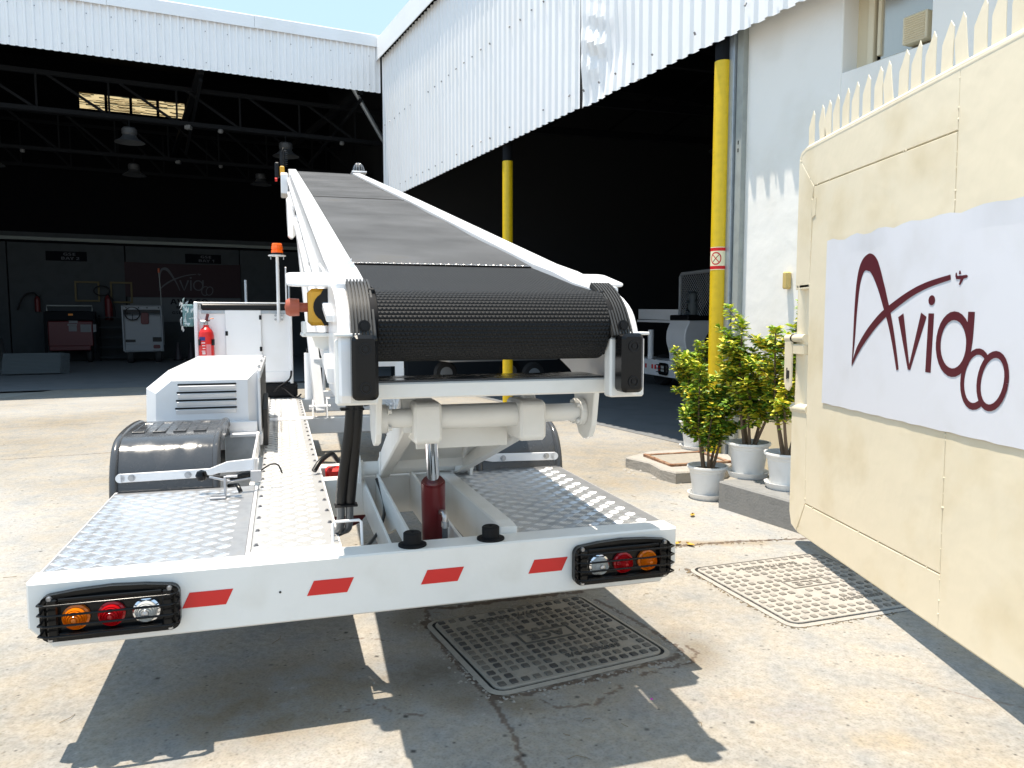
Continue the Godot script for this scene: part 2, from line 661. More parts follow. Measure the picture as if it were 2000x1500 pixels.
	bt.heightmap_scale = .5
	bt.uv1_scale = Vector3(10, 10, 1)
	M.belt = bt
	var bt2 := mat(.10, .102, .106, .75, 0.0, .4)
	bt2.heightmap_enabled = true
	bt2.heightmap_texture = T.belt_h
	bt2.heightmap_scale = .18
	bt2.uv1_scale = Vector3(12, 12, 1)
	bt2.detail_enabled = true
	bt2.detail_blend_mode = BaseMaterial3D.BLEND_MODE_MUL
	bt2.detail_albedo = ramp_tex(512, 88, 0.008, 6, [[0.0, grey(.42)], [.35, grey(.66)], [.6, grey(.82)], [.8, grey(1.0)], [1.0, Color(1.0, .93, .8)]])
	bt2.detail_uv_layer = BaseMaterial3D.DETAIL_UV_2
	bt2.uv2_triplanar = true
	bt2.uv2_scale = Vector3.ONE * .35
	M.belt_top = bt2

# ---------------------------------------------------------------- scene
func _ready() -> void:
	var cam := Camera3D.new()
	cam.name = "camera"
	cam.position = Vector3(0, 1.4, 0)
	cam.rotation.x = -atan(128.0 / 1500.0)
	cam.fov = rad_to_deg(2.0 * atan(0.5))
	cam.near = 0.05
	cam.far = 400.0
	add_child(cam)
	cam.current = true

	var sky_m := ProceduralSkyMaterial.new()
	sky_m.sky_top_color = lin(.32, .465, .63)
	sky_m.sky_horizon_color = lin(.44, .53, .62)
	sky_m.sky_curve = .12
	sky_m.ground_bottom_color = lin(.22, .21, .19)
	sky_m.ground_horizon_color = lin(.45, .45, .43)
	sky_m.sky_energy_multiplier = 1.0
	var sky := Sky.new()
	sky.sky_material = sky_m
	var env := Environment.new()
	env.background_mode = Environment.BG_SKY
	env.sky = sky
	env.background_energy_multiplier = 1.15
	env.tonemap_mode = Environment.TONE_MAPPER_LINEAR
	env.tonemap_exposure = 1.68
	env.sdfgi_enabled = true
	env.ssao_enabled = true
	env.ssil_enabled = true
	var we := WorldEnvironment.new()
	we.name = "world"
	we.environment = env
	add_child(we)

	var sun := DirectionalLight3D.new()
	sun.name = "sun"
	sun.light_energy = 1.5
	sun.light_color = Color(1.0, .955, .89)
	sun.light_angular_distance = 0.53
	sun.shadow_enabled = true
	add_child(sun)
	sun.look_at_from_position(Vector3.ZERO, Vector3(.197, -1.0, .036), Vector3.FORWARD)

	make_materials()
	build_ground()
	build_left_hangar()
	build_right_warehouse()
	build_gate()
	build_manholes()
	build_step_and_pad()
	build_plants()
	build_loader()
	build_hangar_contents()
	build_warehouse_contents()

# world frame of the two halls: origin at their common corner, +x along the right wall towards the viewer
const HALL := Vector3(-2.78, 0, -17)
const HALL_YAW := -1.1196   # -64.15 degrees

func hall_xf() -> Transform3D:
	return Transform3D(Basis(Vector3.UP, HALL_YAW), HALL)

func build_ground() -> void:
	# base sheet out to the horizon
	var b := mb()
	b.quad(Vector3(-200, -.03, 200), Vector3(200, -.03, 200), Vector3(200, -.03, -200), Vector3(-200, -.03, -200), Vector3.UP)
	var gm := mat(.34, .325, .29, .9)
	gm.albedo_texture = T.dirt2
	tri_map(gm, .2, true)
	struct(obj("ground", b, gm), "wide pale ground beyond the yard")
	# yard slab with its own stains, cracks and joints
	var S := 2048
	var ext := 16.0
	var x0 := -9.0
	var d0 := 0.5
	var n1 := noise_bytes(1024, 101, .004, 6)
	var n2 := noise_bytes(1024, 202, .03, 5)
	var n3 := noise_bytes(1024, 303, .18, 3)
	var n4 := noise_bytes(512, 404, .008, 5, FastNoiseLite.TYPE_CELLULAR)
	var alb := PackedByteArray()
	alb.resize(S * S * 3)
	var hgt := PackedByteArray()
	hgt.resize(S * S)
	# sRGB look-up for linear grey
	var lut := PackedByteArray()
	for i in 1024:
		lut.append(int(clampf(pow(i / 1023.0, 1.0 / 2.2), 0, 1) * 255.0))
	for y in S:
		var yr := (y & 1023) << 10
		var yr2 := ((y * 3) & 1023) << 10
		var yh := (y >> 1) << 10
		for x in S:
			var a := n1[yh + (x >> 1)]
			var e := n2[yr + (x & 1023)]
			var f := n3[yr2 + ((x * 3) & 1023)]
			var g := n3[yr + (x & 1023)]
			# broad tone, mottling, grit
			var base := .302 + (a - 128) * .0006 + (e - 128) * .00018 + (g - 128) * .0004
			if f > 196:
				base -= (f - 196) * .0030
			if e < 70:
				base -= (70 - e) * .0004
			var warm := (e - 128) * .00016 + (128 - a) * .0001
			var k := (y * S + x) * 3
			alb[k] = lut[clampi(int((base + .014 + warm) * 1023.0), 0, 1023)]
			alb[k + 1] = lut[clampi(int((base - .004) * 1023.0), 0, 1023)]
			alb[k + 2] = lut[clampi(int((base - .036 - warm * 1.3) * 1023.0), 0, 1023)]
			hgt[y * S + x] = clampi(128 + ((e - 128) >> 3) + ((g - 128) >> 1) - (60 if f > 205 else 0), 0, 255)
	var rng := RandomNumberGenerator.new()
	rng.seed = 77
	var px := S / ext
	# stains: [x, d, rx, rd, strength, r, g, b]
	var stains := [[-.75, 2.75, .55, .34, .8, .75, .70, .62], [-.45, 2.95, .22, .14, .55, .7, .68, .66], [-.2, 2.9, .22, .2, .5, .62, .62, .62], [-1.0, 2.55, .35, .22, .6, .8, .74, .66], [.05, 2.4, .4, .14, .3, .9, .88, .85],
		[1.02, 2.62, .17, .08, .45, .86, .88, .95], [1.2, 2.45, .22, .06, .4, 1.02, .90, .72], [.75, 2.7, .3, .1, .2, 1.0, .92, .8],
		[-4.6, 12.6, .5, .22, .55, .5, .52, .55], [-3.8, 12.9, .4, .2, .6, .4, .42, .45], [-6.4, 12.5, 1.0, .3, .25, .8, .8, .8], [-3.6, 8.2, 1.6, .5, .14, 1.1, 1.06, 1.0], [-5.0, 9.6, 2.0, .3, .15, .88, .86, .84], [-2.9, 6.2, 1.2, .4, .12, .86, .84, .82], [-2.2, 4.2, .5, .3, .15, .9, .87, .84],
		[.1, 3.95, .5, .1, .7, .55, .5, .44], [.15, 3.26, .62, .6, .55, .68, .64, .58], [-.45, 3.5, .15, .2, .5, .6, .56, .5], [.75, 3.15, .16, .22, .5, .6, .56, .5], [-.05, 2.68, .2, .08, .5, .6, .56, .5], [1.2, 4.7, .6, .06, .4, .7, .55, .38], [1.1, 6.4, .5, .4, .2, .8, .7, .55]]
	for s in stains:
		var cx := int((s[0] - x0) * px)
		var cy := int((s[1] - d0) * px)
		var rx := int(s[2] * px * 1.4)
		var ry := int(s[3] * px * 1.4)
		for y in range(maxi(cy - ry, 0), mini(cy + ry, S)):
			for x in range(maxi(cx - rx, 0), mini(cx + rx, S)):
				var dd := Vector2((x - cx) / (s[2] * px), (y - cy) / (s[3] * px)).length()
				var nz: float = n2[((y & 1023) << 10) + (x & 1023)] / 128.0
				var nz2: float = n3[((y & 1023) << 10) + (x & 1023)] / 128.0
				var q := clampf((1.25 - dd) * 1.2, 0, 1) * clampf((nz * .8 + nz2 * .5) - .35, 0, 1.3) * float(s[4])
				if q > 0.0:
					var k := (y * S + x) * 3
					for ch in 3:
						alb[k + ch] = clampi(int(alb[k + ch] * lerpf(1.0, pow(s[5 + ch], .6), q)), 0, 255)
	# cracks and joints: [points x,d..., width px, darkness]
	var lines := []
	lines.append([[-9.0, 5.72, -6.3, 7.05, -5.0, 7.58, -4.1, 8.0, -2.6, 8.7], 2.0, .42])
	lines.append([[-9.0, 8.55, -6.5, 9.75, -4.2, 10.85, -2.4, 11.7], 1.5, .62])
	lines.append([[-9.0, 7.3, -6.8, 8.3, -4.4, 9.3], 1.0, .8])
	lines.append([[.72, 4.55, .98, 4.62, 1.25, 4.70, 1.5, 4.74, 1.76, 4.78, 2.3, 4.85], 3.0, .38])
	lines.append([[-.42, 3.62, -.36, 3.3, -.2, 2.95, -.08, 2.72, .0, 2.5, .03, 2.3, .05, 2.1], 2.0, .5])
	lines.append([[-.41, 3.44, -.30, 3.22, -.12, 2.86, -.06, 2.73], 3.5, .4])
	lines.append([[-.06, 2.72, .2, 2.83, .45, 2.95, .66, 3.06], 3.0, .45])
	lines.append([[.66, 3.06, .72, 3.14, .6, 3.4, .42, 3.72], 2.5, .5])
	lines.append([[-.65, 3.62, -.3, 3.62, 0.05, 3.75, .36, 3.84], 3.0, .42])
	lines.append([[.5, 2.92, .62, 2.98, .72, 3.02, .77, 3.12, .74, 3.2], 1.6, .5])
	lines.append([[.1, 2.72, .16, 2.66, .3, 2.68, .42, 2.84], 1.3, .6])
	lines.append([[-.62, 2.62, -.5, 2.7, -.42, 2.62, -.3, 2.6], 1.0, .6])
	lines.append([[1.28, 3.39, 1.05, 4.0, .98, 4.2], 3.0, .4])
	lines.append([[1.28, 3.39, 1.6, 3.5, 2.1, 3.68], 3.0, .42])
	lines.append([[1.5, 2.9, 1.7, 2.74, 1.95, 2.6], 1.0, .75])
	for i in 26:
		var cx := rng.randf_range(-6, 3)
		var cd := rng.randf_range(2.1, 9.0)
		var an := rng.randf_range(-.5, .5)
		var pts := []
		for k in 4:
			pts.append(cx); pts.append(cd)
			an += rng.randf_range(-.7, .7)
			cx += cos(an) * .09; cd += sin(an) * .06
		lines.append([pts, .8, rng.randf_range(.55, .8)])
	for L in lines:
		var pts: Array = L[0]
		for i in range(0, pts.size() - 2, 2):
			var a := Vector2((pts[i] - x0) * px, (pts[i + 1] - d0) * px)
			var e := Vector2((pts[i + 2] - x0) * px, (pts[i + 3] - d0) * px)
			var steps := int(a.distance_to(e) * 1.5) + 1
			for k in steps:
				var p := a.lerp(e, float(k) / steps)
				var nz := n2[((int(p.y) * 5 & 1023) << 10) + (int(p.x) * 5 & 1023)] / 128.0 - 1.0
				var nz2 := n3[((int(p.y) & 1023) << 10) + (int(p.x) & 1023)] / 128.0
				p += Vector2(nz, -nz) * 2.2
				var w: float = L[1] * .5 * clampf(nz2, .5, 1.5)
				for yy in range(int(p.y - w), int(p.y + w) + 1):
					for xx in range(int(p.x - w), int(p.x + w) + 1):
						if xx < 0 or yy < 0 or xx >= S or yy >= S:
							continue
						if Vector2(xx, yy).distance_to(p) > w:
							continue
						var q := (yy * S + xx) * 3
						var dk: float = lerpf(L[2], 1.0, .34)
						if hgt[yy * S + xx] > 20:
							alb[q] = int(alb[q] * (dk + .06)); alb[q + 1] = int(alb[q + 1] * dk); alb[q + 2] = int(alb[q + 2] * (dk - .03))
							hgt[yy * S + xx] = 0
	for i in 9000:   # dark flecks, pits and pale chips in the concrete
		var fx := rng.randi_range(2, S - 3)
		var fy := rng.randi_range(2, int(S * .62))
		var big := rng.randf() < .12
		var dkf := rng.randf_range(.45, .85) if rng.randf() < .8 else 1.12
		for yy in (2 if big else 1):
			for xx in (2 if big else 1):
				var q := ((fy + yy) * S + fx + xx) * 3
				for cch in 3:
					alb[q + cch] = clampi(int(alb[q + cch] * dkf), 0, 255)
				if dkf < 1.0:
					hgt[q / 3] = maxi(hgt[q / 3] - 50, 0)
	for i in 60:   # faint scuffs and drag marks
		var sx := rng.randf_range(100, S - 200)
		var sy := rng.randf_range(150, S * .6)
		var an := rng.randf_range(-.5, .5)
		var ln := rng.randf_range(20, 160)
		var dk2 := rng.randf_range(.90, .97) if rng.randf() < .6 else 1.05
		for k in int(ln):
			var qx := int(sx + cos(an) * k + rng.randf_range(-1, 1))
			var qy := int(sy + sin(an) * k * .6 + rng.randf_range(-1, 1))
			if qx < 1 or qy < 1 or qx >= S - 1 or qy >= S - 1 or rng.randf() < .3:
				continue
			var q := (qy * S + qx) * 3
			for cch in 3:
				alb[q + cch] = clampi(int(alb[q + cch] * dk2), 0, 255)
	var ti := ImageTexture.create_from_image(Image.create_from_data(S, S, false, Image.FORMAT_RGB8, alb))
	var hi := ImageTexture.create_from_image(Image.create_from_data(S, S, false, Image.FORMAT_L8, hgt))
	var ym := mat(1, 1, 1, .88)
	ym.albedo_texture = ti
	ym.heightmap_enabled = true
	ym.heightmap_texture = hi
	ym.heightmap_scale = .6
	ym.texture_repeat = true
	ym.detail_enabled = true
	ym.detail_blend_mode = BaseMaterial3D.BLEND_MODE_MUL
	ym.detail_albedo = ramp_tex(512, 909, .10, 4, [[0.0, grey(.62)], [.22, grey(.80)], [.42, grey(.93)], [.7, grey(1.0)], [1.0, grey(1.0)]])
	ym.detail_uv_layer = BaseMaterial3D.DETAIL_UV_2
	ym.uv2_triplanar = true
	ym.uv2_world_triplanar = true
	ym.uv2_scale = Vector3.ONE * 1.37
	var yb := mb()
	var N := 8
	for i in N:
		for j in N:
			var qs := []
			var us := []
			for c in [[0, 0], [1, 0], [1, 1], [0, 1]]:
				var fu := float(i + c[0]) / N
				var fv := float(j + c[1]) / N
				qs.append(Vector3(x0 + ext * fu, 0, -(d0 + ext * fv)))
				us.append(Vector2(fu, fv))
			yb.quad(qs[0], qs[1], qs[2], qs[3], Vector3.UP, us)
	struct(obj("yard_pavement", yb, ym), "worn sunlit concrete yard slab with joints and stains")
	# grit, twigs and pebbles lying about
	var lb := mb()
	for i in 330:
		var p := Vector3(rng.randf_range(-4.5, 2.6), 0.0, -rng.randf_range(2.2, 8.5))
		var s := rng.randf_range(.002, .007)
		lb.lump(p, Vector3(s, s * .7, s), rng)
	for i in 420:   # crumbs round the covers
		var u := rng.randf() * 4.0
		var s := rng.randf_range(.002, .009)
		var e := rng.randfn(0, .03)
		var q := Vector2(fmod(u, 1.0) - .5, -.5) * .86
		q = (q + Vector2(0, -absf(e))).rotated(floorf(u) * PI / 2).rotated(.45)
		lb.lump(Vector3(.138 + q.x, 0, -(3.26 + q.y * .92)), Vector3(s, s * .6, s), rng)
	stuff(tag(obj("gravel", lb, M.stone), "loose grit and pebbles strewn over the concrete yard", "gravel"))
	var tb := mb()
	for i in 34:
		var p := Vector3(rng.randf_range(-3.0, 2.0), .003, -rng.randf_range(2.3, 6.0))
		var a := rng.randf() * TAU
		var l := rng.randf_range(.02, .09)
		tb.tube([p, p + Vector3(cos(a) * l * .5, .003, sin(a) * l * .5), p + Vector3(cos(a + .4) * l, 0, sin(a + .4) * l)], .0012, 4, false)
	for i in 240:   # dry bits in the joint by the gate and along the cover's edges
		var f := rng.randf()
		var p: Vector3
		if i % 3 == 0:
			p = Vector3(lerpf(.75, 1.75, f), .002, -lerpf(4.57, 4.78, f) + rng.randfn(0, .015))
		elif i % 3 == 1:
			p = Vector3(lerpf(1.26, 1.85, f), .002, -lerpf(3.37, 3.58, f) + rng.randfn(0, .02))
		else:
			p = Vector3(lerpf(.96, 1.26, f) + rng.randfn(0, .015), .002, -lerpf(4.2, 3.38, f))
		var a := rng.randf() * TAU
		var l := rng.randf_range(.006, .025)
		tb.box(p, Vector3(l, .002, .004), .0, Basis(Vector3.UP, a) * Basis(Vector3.BACK, rng.randf_range(-.4, .4)))
	stuff(tag(obj("dry_litter", tb, M.litter), "thin brown twigs and dry scraps caught in joints and cover edges", "litter"))
	# yellow fallen leaves
	var spots := [[1.02, 4.66, .5, "yellow fallen leaf in the joint, nearer the loader bumper"], [1.10, 4.64, 2.1, "yellow fallen leaf in the joint, nearer the gate"], [1.28, 5.35, 1.2, "lone yellow fallen leaf on concrete before the front flower pot"]]
	for s in spots:
		var fb := mb(Transform3D(Basis(Vector3.UP, s[2]), Vector3(s[0], .006, -s[1])))
		var prof := [[-.035, .002], [-.02, .013], [0, .018], [.02, .012], [.036, .001]]
		for k in 4:
			var a = prof[k]
			var e = prof[k + 1]
			var h1: float = .006 * absf(a[0] / .035)
			var h2: float = .006 * absf(e[0] / .035)
			for sg in [-1.0, 1.0]:
				fb.quad(Vector3(a[0], h1, 0), Vector3(e[0], h2, 0), Vector3(e[0], h2 + .007, e[1] * sg), Vector3(a[0], h1 + .007, a[1] * sg), Vector3.UP)
		tag(obj("fallen_leaf", fb, M.dry_leaf), s[3], "leaf", "yellow leaves fallen on the yard")
	# single tiny pink petal
	var pb := mb()
	pb.lump(Vector3(.515, .0, -2.725), Vector3(.006, .005, .005), rng)
	tag(obj("petal", pb, mat(.6, .02, .4, .6)), "tiny magenta flower petal on the sunlit concrete", "petal")

# corrugated sheet: runs along +x from 0 to w, hangs from y1 to y0; relief along +z
func corr_sheet(w: float, y0: float, y1: float, pitch: float, amp: float, rows: int, dent = null, shape := 0) -> MB:
	var b := mb()
	var prof := []   # x fraction, height
	if shape == 0:
		prof = [[0.0, 0.0], [.16, 0.0], [.30, 1.0], [.52, 1.0], [.66, 0.0]]
	else:
		for k in 8:
			prof.append([k / 8.0, .5 - .5 * cos(TAU * k / 8.0)])
	var pts := []
	var kk := 0
	while true:
		var done := false
		for pr in prof:
			var x: float = (kk + pr[0]) * pitch
			if x > w:
				done = true
				break
			pts.append(Vector2(x, pr[1] * amp))
		kk += 1
		if done:
			break
	pts.append(Vector2(w, pts[pts.size() - 1].y))
	for r in rows:
		var ya := lerpf(y0, y1, float(r) / rows)
		var yb := lerpf(y0, y1, float(r + 1) / rows)
		for i in pts.size() - 1:
			var p: Vector2 = pts[i]
			var q: Vector2 = pts[i + 1]
			var a := Vector3(p.x, ya, p.y)
			var e := Vector3(q.x, ya, q.y)
			var f := Vector3(q.x, yb, q.y)
			var g := Vector3(p.x, yb, p.y)
			if dent != null:
				a = dent.call(a); e = dent.call(e); f = dent.call(f); g = dent.call(g)
			b.quad(a, e, f, g, Vector3.BACK)
	return b

func build_left_hangar() -> void:
	var h := thing("hangar", "open white corrugated hangar hall with dark trussed interior at the left", "hangar", HALL, HALL_YAW)
	# in this frame: front plane x = 0 runs along +z (leftwards), interior is x < 0
	var turn := Basis(Vector3.UP, -PI / 2)   # local +x -> +z ... sheet relief towards +x
	var rng := RandomNumberGenerator.new()
	rng.seed = 5
	var z := 0.06
	var idx := 0
	while z < 13.0:
		var w := 1.06 + .04
		var b := corr_sheet(w, 6.22, 7.2, .1325, .03, 1)
		# sheet's +x must run along +z and its relief point to +x
		var bas := Basis(Vector3(0, 0, 1), Vector3(0, 1, 0), Vector3(1, 0, 0))
		# mirrored basis is avoided: run the sheet from its far end instead
		bas = Basis(Vector3(0, 0, -1), Vector3(0, 1, 0), Vector3(1, 0, 0))
		inst("corrugated_sheet", b.mesh(), M.sheet, h, Transform3D(bas, Vector3(.0 + (.003 if idx % 2 else 0.0), 0, z + w)))
		z += 1.06
		idx += 1
	# screws on the sheets
	var sb := mb()
	var zz := .3
	while zz < 12.5:
		for yy in [6.36, 6.95]:
			sb.cyl(Vector3(.03, yy, zz), Vector3(.040, yy, zz), .010, 6)
		zz += .405
	obj("screws", sb, M.bolt, h)
	# cap flashing along the eave, in lengths
	z = .02
	while z < 13.0:
		var cb := mb()
		cb.prism(poly([-.25, 7.44, .06, 7.40, .075, 7.385, .075, 7.15, .066, 7.15, .066, 7.37, -.25, 7.43]), 0, 2.6, 0, Transform3D(Basis.IDENTITY, Vector3(0, -.002 * int(z), z)))
		obj("eave_flashing", cb, M.sheet, h)
		z += 2.605
	# roof, end and back walls
	var rb := mb()
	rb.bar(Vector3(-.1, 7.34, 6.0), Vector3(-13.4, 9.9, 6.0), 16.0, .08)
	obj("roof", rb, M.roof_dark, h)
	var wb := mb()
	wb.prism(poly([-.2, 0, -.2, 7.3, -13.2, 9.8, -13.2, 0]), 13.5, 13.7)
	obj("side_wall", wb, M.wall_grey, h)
	var wb3 := mb()
	wb3.prism(poly([-.2, 0, -.2, 7.3, -13.2, 9.8, -13.2, 0]), -1.98, -1.8)
	obj("side_wall", wb3, M.wall_grey, h)
	# back wall: lower panels, then dark cladding with a long slot under the roof
	var edges := [-1.8, 1.55, 5.25, 8.65, 12.2, 13.5]
	for i in edges.size() - 1:
		var pb := mb()
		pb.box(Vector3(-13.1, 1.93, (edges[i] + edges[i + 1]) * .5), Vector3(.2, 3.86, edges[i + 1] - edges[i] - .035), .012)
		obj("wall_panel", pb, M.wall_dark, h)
	var jb := mb()
	jb.box(Vector3(-13.18, 2.2, 5.85), Vector3(.16, 4.4, 15.3), 0)
	obj("wall_backing", jb, M.roof_dark, h)
	var tb := mb()
	tb.box(Vector3(-12.97, 3.99, 5.85), Vector3(.12, .11, 15.3), .01)
	obj("wall_rail", tb, M.rail_grey, h)
	var ub := mb()
	ub.box(Vector3(-13.1, 4.12, 5.85), Vector3(.18, .16, 15.3), .01)
	obj("wall_plate", ub, M.wall_dark, h)
	var cb2 := mb()
	cb2.box(Vector3(-13.1, 6.25, 5.85), Vector3(.12, 4.1, 15.3), 0)
	cb2.box(Vector3(-13.1, 9.4, 5.85), Vector3(.12, 1.14, 15.3), 0)
	cb2.box(Vector3(-13.1, 8.57, .7), Vector3(.12, .54, 5.0), 0)
	cb2.box(Vector3(-13.1, 8.57, 9.95), Vector3(.12, .54, 7.1), 0)
	obj("upper_wall", cb2, M.roof_dark, h)
	for zz2 in [4.05, 4.88, 5.62]:
		var mu := mb()
		mu.box(Vector3(-13.08, 8.57, zz2), Vector3(.1, .53, .09), .005)
		obj("mullion", mu, M.roof_dark, h)
	# trusses parallel to the front
	var trs := [[-2.0, 5.62, 6.35], [-7.0, 5.76, 6.7], [-11.0, 6.0, 7.3]]
	for tr in trs:
		var t2 := mb()
		t2.bar(Vector3(tr[0], tr[1], -1.7), Vector3(tr[0], tr[1], 13.4), .09, .09)
		t2.bar(Vector3(tr[0], tr[2], -1.7), Vector3(tr[0], tr[2], 13.4), .09, .09)
		var q := -1.2
		while q < 13.0:
			t2.bar(Vector3(tr[0], tr[1], q), Vector3(tr[0], tr[2], q + 1.15), .05, .05)
			t2.bar(Vector3(tr[0], tr[1], q), Vector3(tr[0], tr[2], q), .04, .04)
			q += 1.3
		obj("truss", t2, M.dark_steel, h)
	for zq in [.4, 3.62, 8.7, 11.6]:
		var pu := mb()
		pu.bar(Vector3(-.3, 6.3, zq), Vector3(-12.9, 7.0, zq), .12, .14)
		pu.bar(Vector3(-.3, 6.12, zq), Vector3(-6.0, 5.75, zq), .06, .06)
		obj("roof_beam", pu, M.dark_steel, h)
	# light brace near the corner
	var br := mb()
	br.cyl(Vector3(-.35, 6.35, .55), Vector3(-1.05, 5.30, -.42), .05, 8)
	obj("brace", br, M.galv, h)
	# corner post where both halls meet
	var cp := mb()
	cp.box(Vector3(-.3, 3.3, -.32), Vector3(.2, 6.6, .2), .01)
	obj("corner_post", cp, M.dark_steel, h)
	# dark floor
	var fb := mb(hall_xf())
	fb.quad(Vector3(-.9, .004, -1.8), Vector3(-.9, .004, 13.4), Vector3(-13, .004, 13.4), Vector3(-13, .004, -1.8), Vector3.UP)
	struct(obj("hangar_floor", fb, M.floor_dark), "dark painted concrete floor inside the left hangar")
	# sunlit straw roof seen through the slot, outside behind the hangar
	var th := mb()
	var trng := RandomNumberGenerator.new()
	trng.seed = 8
	th.bar(Vector3(-13.9, 7.4, 5.2), Vector3(-16.4, 10.4, 5.2), 9.0, .12, Vector3(3.0, 2.5, 0).normalized())
	for i in 900:
		var f := trng.randf()
		var c := Vector3(lerpf(-13.9, -16.4, f), lerpf(7.4, 10.4, f), trng.randf_range(1.2, 9.2)) + Vector3(3.0, 2.5, 0).normalized() * trng.randf_range(.05, .085)
		th.box(c, Vector3(.025, .03, trng.randf_range(.2, .7)), .0, Basis(Vector3.BACK, -.87) * Basis(Vector3.RIGHT, trng.randf_range(-.05, .05)))
	var tho := obj("straw_roof", th, M.thatch)
	tho.transform = hall_xf()
	tag(tho, "sunlit straw coloured roof glimpsed through the slot high in the hangar", "roof")

func build_right_warehouse() -> void:
	var h := thing("warehouse", "warehouse at right with deep white corrugated canopy and rendered white wall", "warehouse", HALL, HALL_YAW)
	var rng := RandomNumberGenerator.new()
	rng.seed = 15
	# canopy sheets along +x in the plane z = 0 (relief towards +z, the yard)
	for i in 12:
		var w := 1.18 + .05
		var x := .02 + i * 1.18
		var dent = null
		if i == 7 or i == 8 or i == 9:
			var ox := x
			dent = func(p: Vector3) -> Vector3:
				var wx := p.x + ox
				var q := p
				var d1 := Vector2((wx - 8.62) * 1.6, (p.y - 4.62) * 1.2).length()
				q.z += .035 * sin(p.y * 19.0 + wx * 9.0) * exp(-d1 * d1 * 9.0)
				q.z -= .05 * exp(-pow((p.y - 4.2 - .2 * sin(wx * 5.0)) * 3.2, 2.0) - pow((wx - 8.6) * 1.6, 2.0))
				q.x += .010 * sin(p.y * 4.0 + 1.0) * exp(-pow((wx - 8.4) * 1.1, 2.0))
				return q
		var b := corr_sheet(w if i != 6 else 1.160, 3.94, 6.95, 1.18 / 7.0, .032, 40 if dent != null else 1, dent)
		var bas := Basis.IDENTITY
		if i == 8:
			bas = Basis(Vector3.BACK, .006)
		inst("corrugated_sheet", b.mesh(), M.sheet, h, Transform3D(bas, Vector3(x, .0, .0 + (.005 if i % 2 else 0.0))))
	var gapb := mb()
	gapb.box(Vector3(8.29, 5.45, -.012), Vector3(.03, 3.0, .01), 0)
	obj("open_seam", gapb, M.gap, h)
	var sb := mb()
	for i in 40:
		for yy in [4.12, 5.5]:
			if rng.randf() < .75:
				var xx := .25 + i * .34
				sb.cyl(Vector3(xx, yy + rng.randf_range(-.03, .03), .03), Vector3(xx, yy, .045), .010, 6)
	obj("screws", sb, M.bolt, h)
	# eave flashing
	for i in 5:
		var fb := mb()
		var bas := Basis(Vector3(0, 0, 1), Vector3(0, 1, 0), Vector3(-1, 0, 0))
		fb.prism(poly([-.3, 7.40, .08, 7.34, .10, 7.32, .10, 6.88, .085, 6.88, .085, 7.31, -.3, 7.38]), 0, 2.9, 0, Transform3D(bas, Vector3(2.86 + i * 2.905, 0, .04)))
		obj("eave_flashing", fb, M.sheet, h)
	# soffit frame and dark structure
	var fr := mb()
	fr.box(Vector3(5.2, 4.35, -.12), Vector3(10.3, .16, .12), .01)
	fr.box(Vector3(7.0, 6.5, -.12), Vector3(14.2, .16, .12), .01)
	obj("girt", fr, M.dark_steel, h)
	var rb := mb()
	rb.bar(Vector3(6.95, 7.26, -.05), Vector3(6.95, 7.1, -11.6), 14.1, .1)
	obj("roof", rb, M.roof_dark, h)
	for xq in [1.2, 3.6, 6.1, 8.4, 10.2]:
		var rf := mb()
		rf.bar(Vector3(xq, 5.4, -.2), Vector3(xq, 5.9, -11.2), .1, .16)
		rf.bar(Vector3(xq, 6.7, -.2), Vector3(xq, 6.7, -11.2), .1, .16)
		for k in 7:
			rf.bar(Vector3(xq, 5.4 + k * .07, -.2 - k * 1.55), Vector3(xq, 6.7, -1.7 - k * 1.55), .05, .05)
		obj("rafter", rf, M.dark_steel, h)
	var wb := mb()
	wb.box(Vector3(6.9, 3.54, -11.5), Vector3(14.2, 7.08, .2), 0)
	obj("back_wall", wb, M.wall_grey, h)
	for xw in [-.14, 13.9]:
		var wb4 := mb()
		wb4.box(Vector3(xw, 3.55, -6.0), Vector3(.2, 7.1, 11.0), 0)
		obj("end_wall", wb4, M.wall_grey, h)
	var wg := mb()
	wg.box(Vector3(5.3, 1.6, -11.36), Vector3(13.2, 3.2, .08), .01)
	obj("lower_wall", wg, M.wall_mid, h)
	# rendered white wall closing the hall on the near side, with the window opening
	var wl := mb()
	var zf := -.20
	var th := .24
	# pieces around the opening x 11.98..12.75, y 3.345..4.35
	wl.box(Vector3(11.265, 2.35, zf - th * .5), Vector3(1.43, 4.7, th), .008)
	wl.box(Vector3(13.475, 2.35, zf - th * .5), Vector3(1.45, 4.7, th), .004)
	wl.box(Vector3(12.365, 1.672, zf - th * .5), Vector3(.77, 3.346, th), .003)
	wl.box(Vector3(12.365, 4.53, zf - th * .5), Vector3(.77, .34, th), .003)
	obj("rendered_wall", wl, M.wall, h)
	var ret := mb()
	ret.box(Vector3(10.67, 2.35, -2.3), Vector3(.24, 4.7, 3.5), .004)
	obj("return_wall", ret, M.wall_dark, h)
	var dado := mb()
	dado.box(Vector3(12.4, .42, zf + .004), Vector3(3.6, .84, .012), .002)
	obj("painted_dado", dado, M.cream_plain, h)
	# window: frame, steel sheet pane, extractor fan
	var wf := mb()
	for q in [[12.14, 3.86, .055, .98], [12.72, 3.86, .05, .98]]:
		wf.box(Vector3(q[0], q[1], zf - .15), Vector3(q[2], q[3], .06), .006)
	wf.box(Vector3(12.43, 4.31, zf - .15), Vector3(.53, .05, .06), .006)
	wf.box(Vector3(12.43, 3.37, zf - .15), Vector3(.53, .05, .06), .006)
	wf.box(Vector3(12.205, 3.86, zf - .155), Vector3(.03, .85, .04), .004)
	wf.box(Vector3(12.03, 3.85, zf - .19), Vector3(.14, 1.0, .04), .004)
	var win := obj("window", wf, M.cream_plain, h)
	var pn := mb()
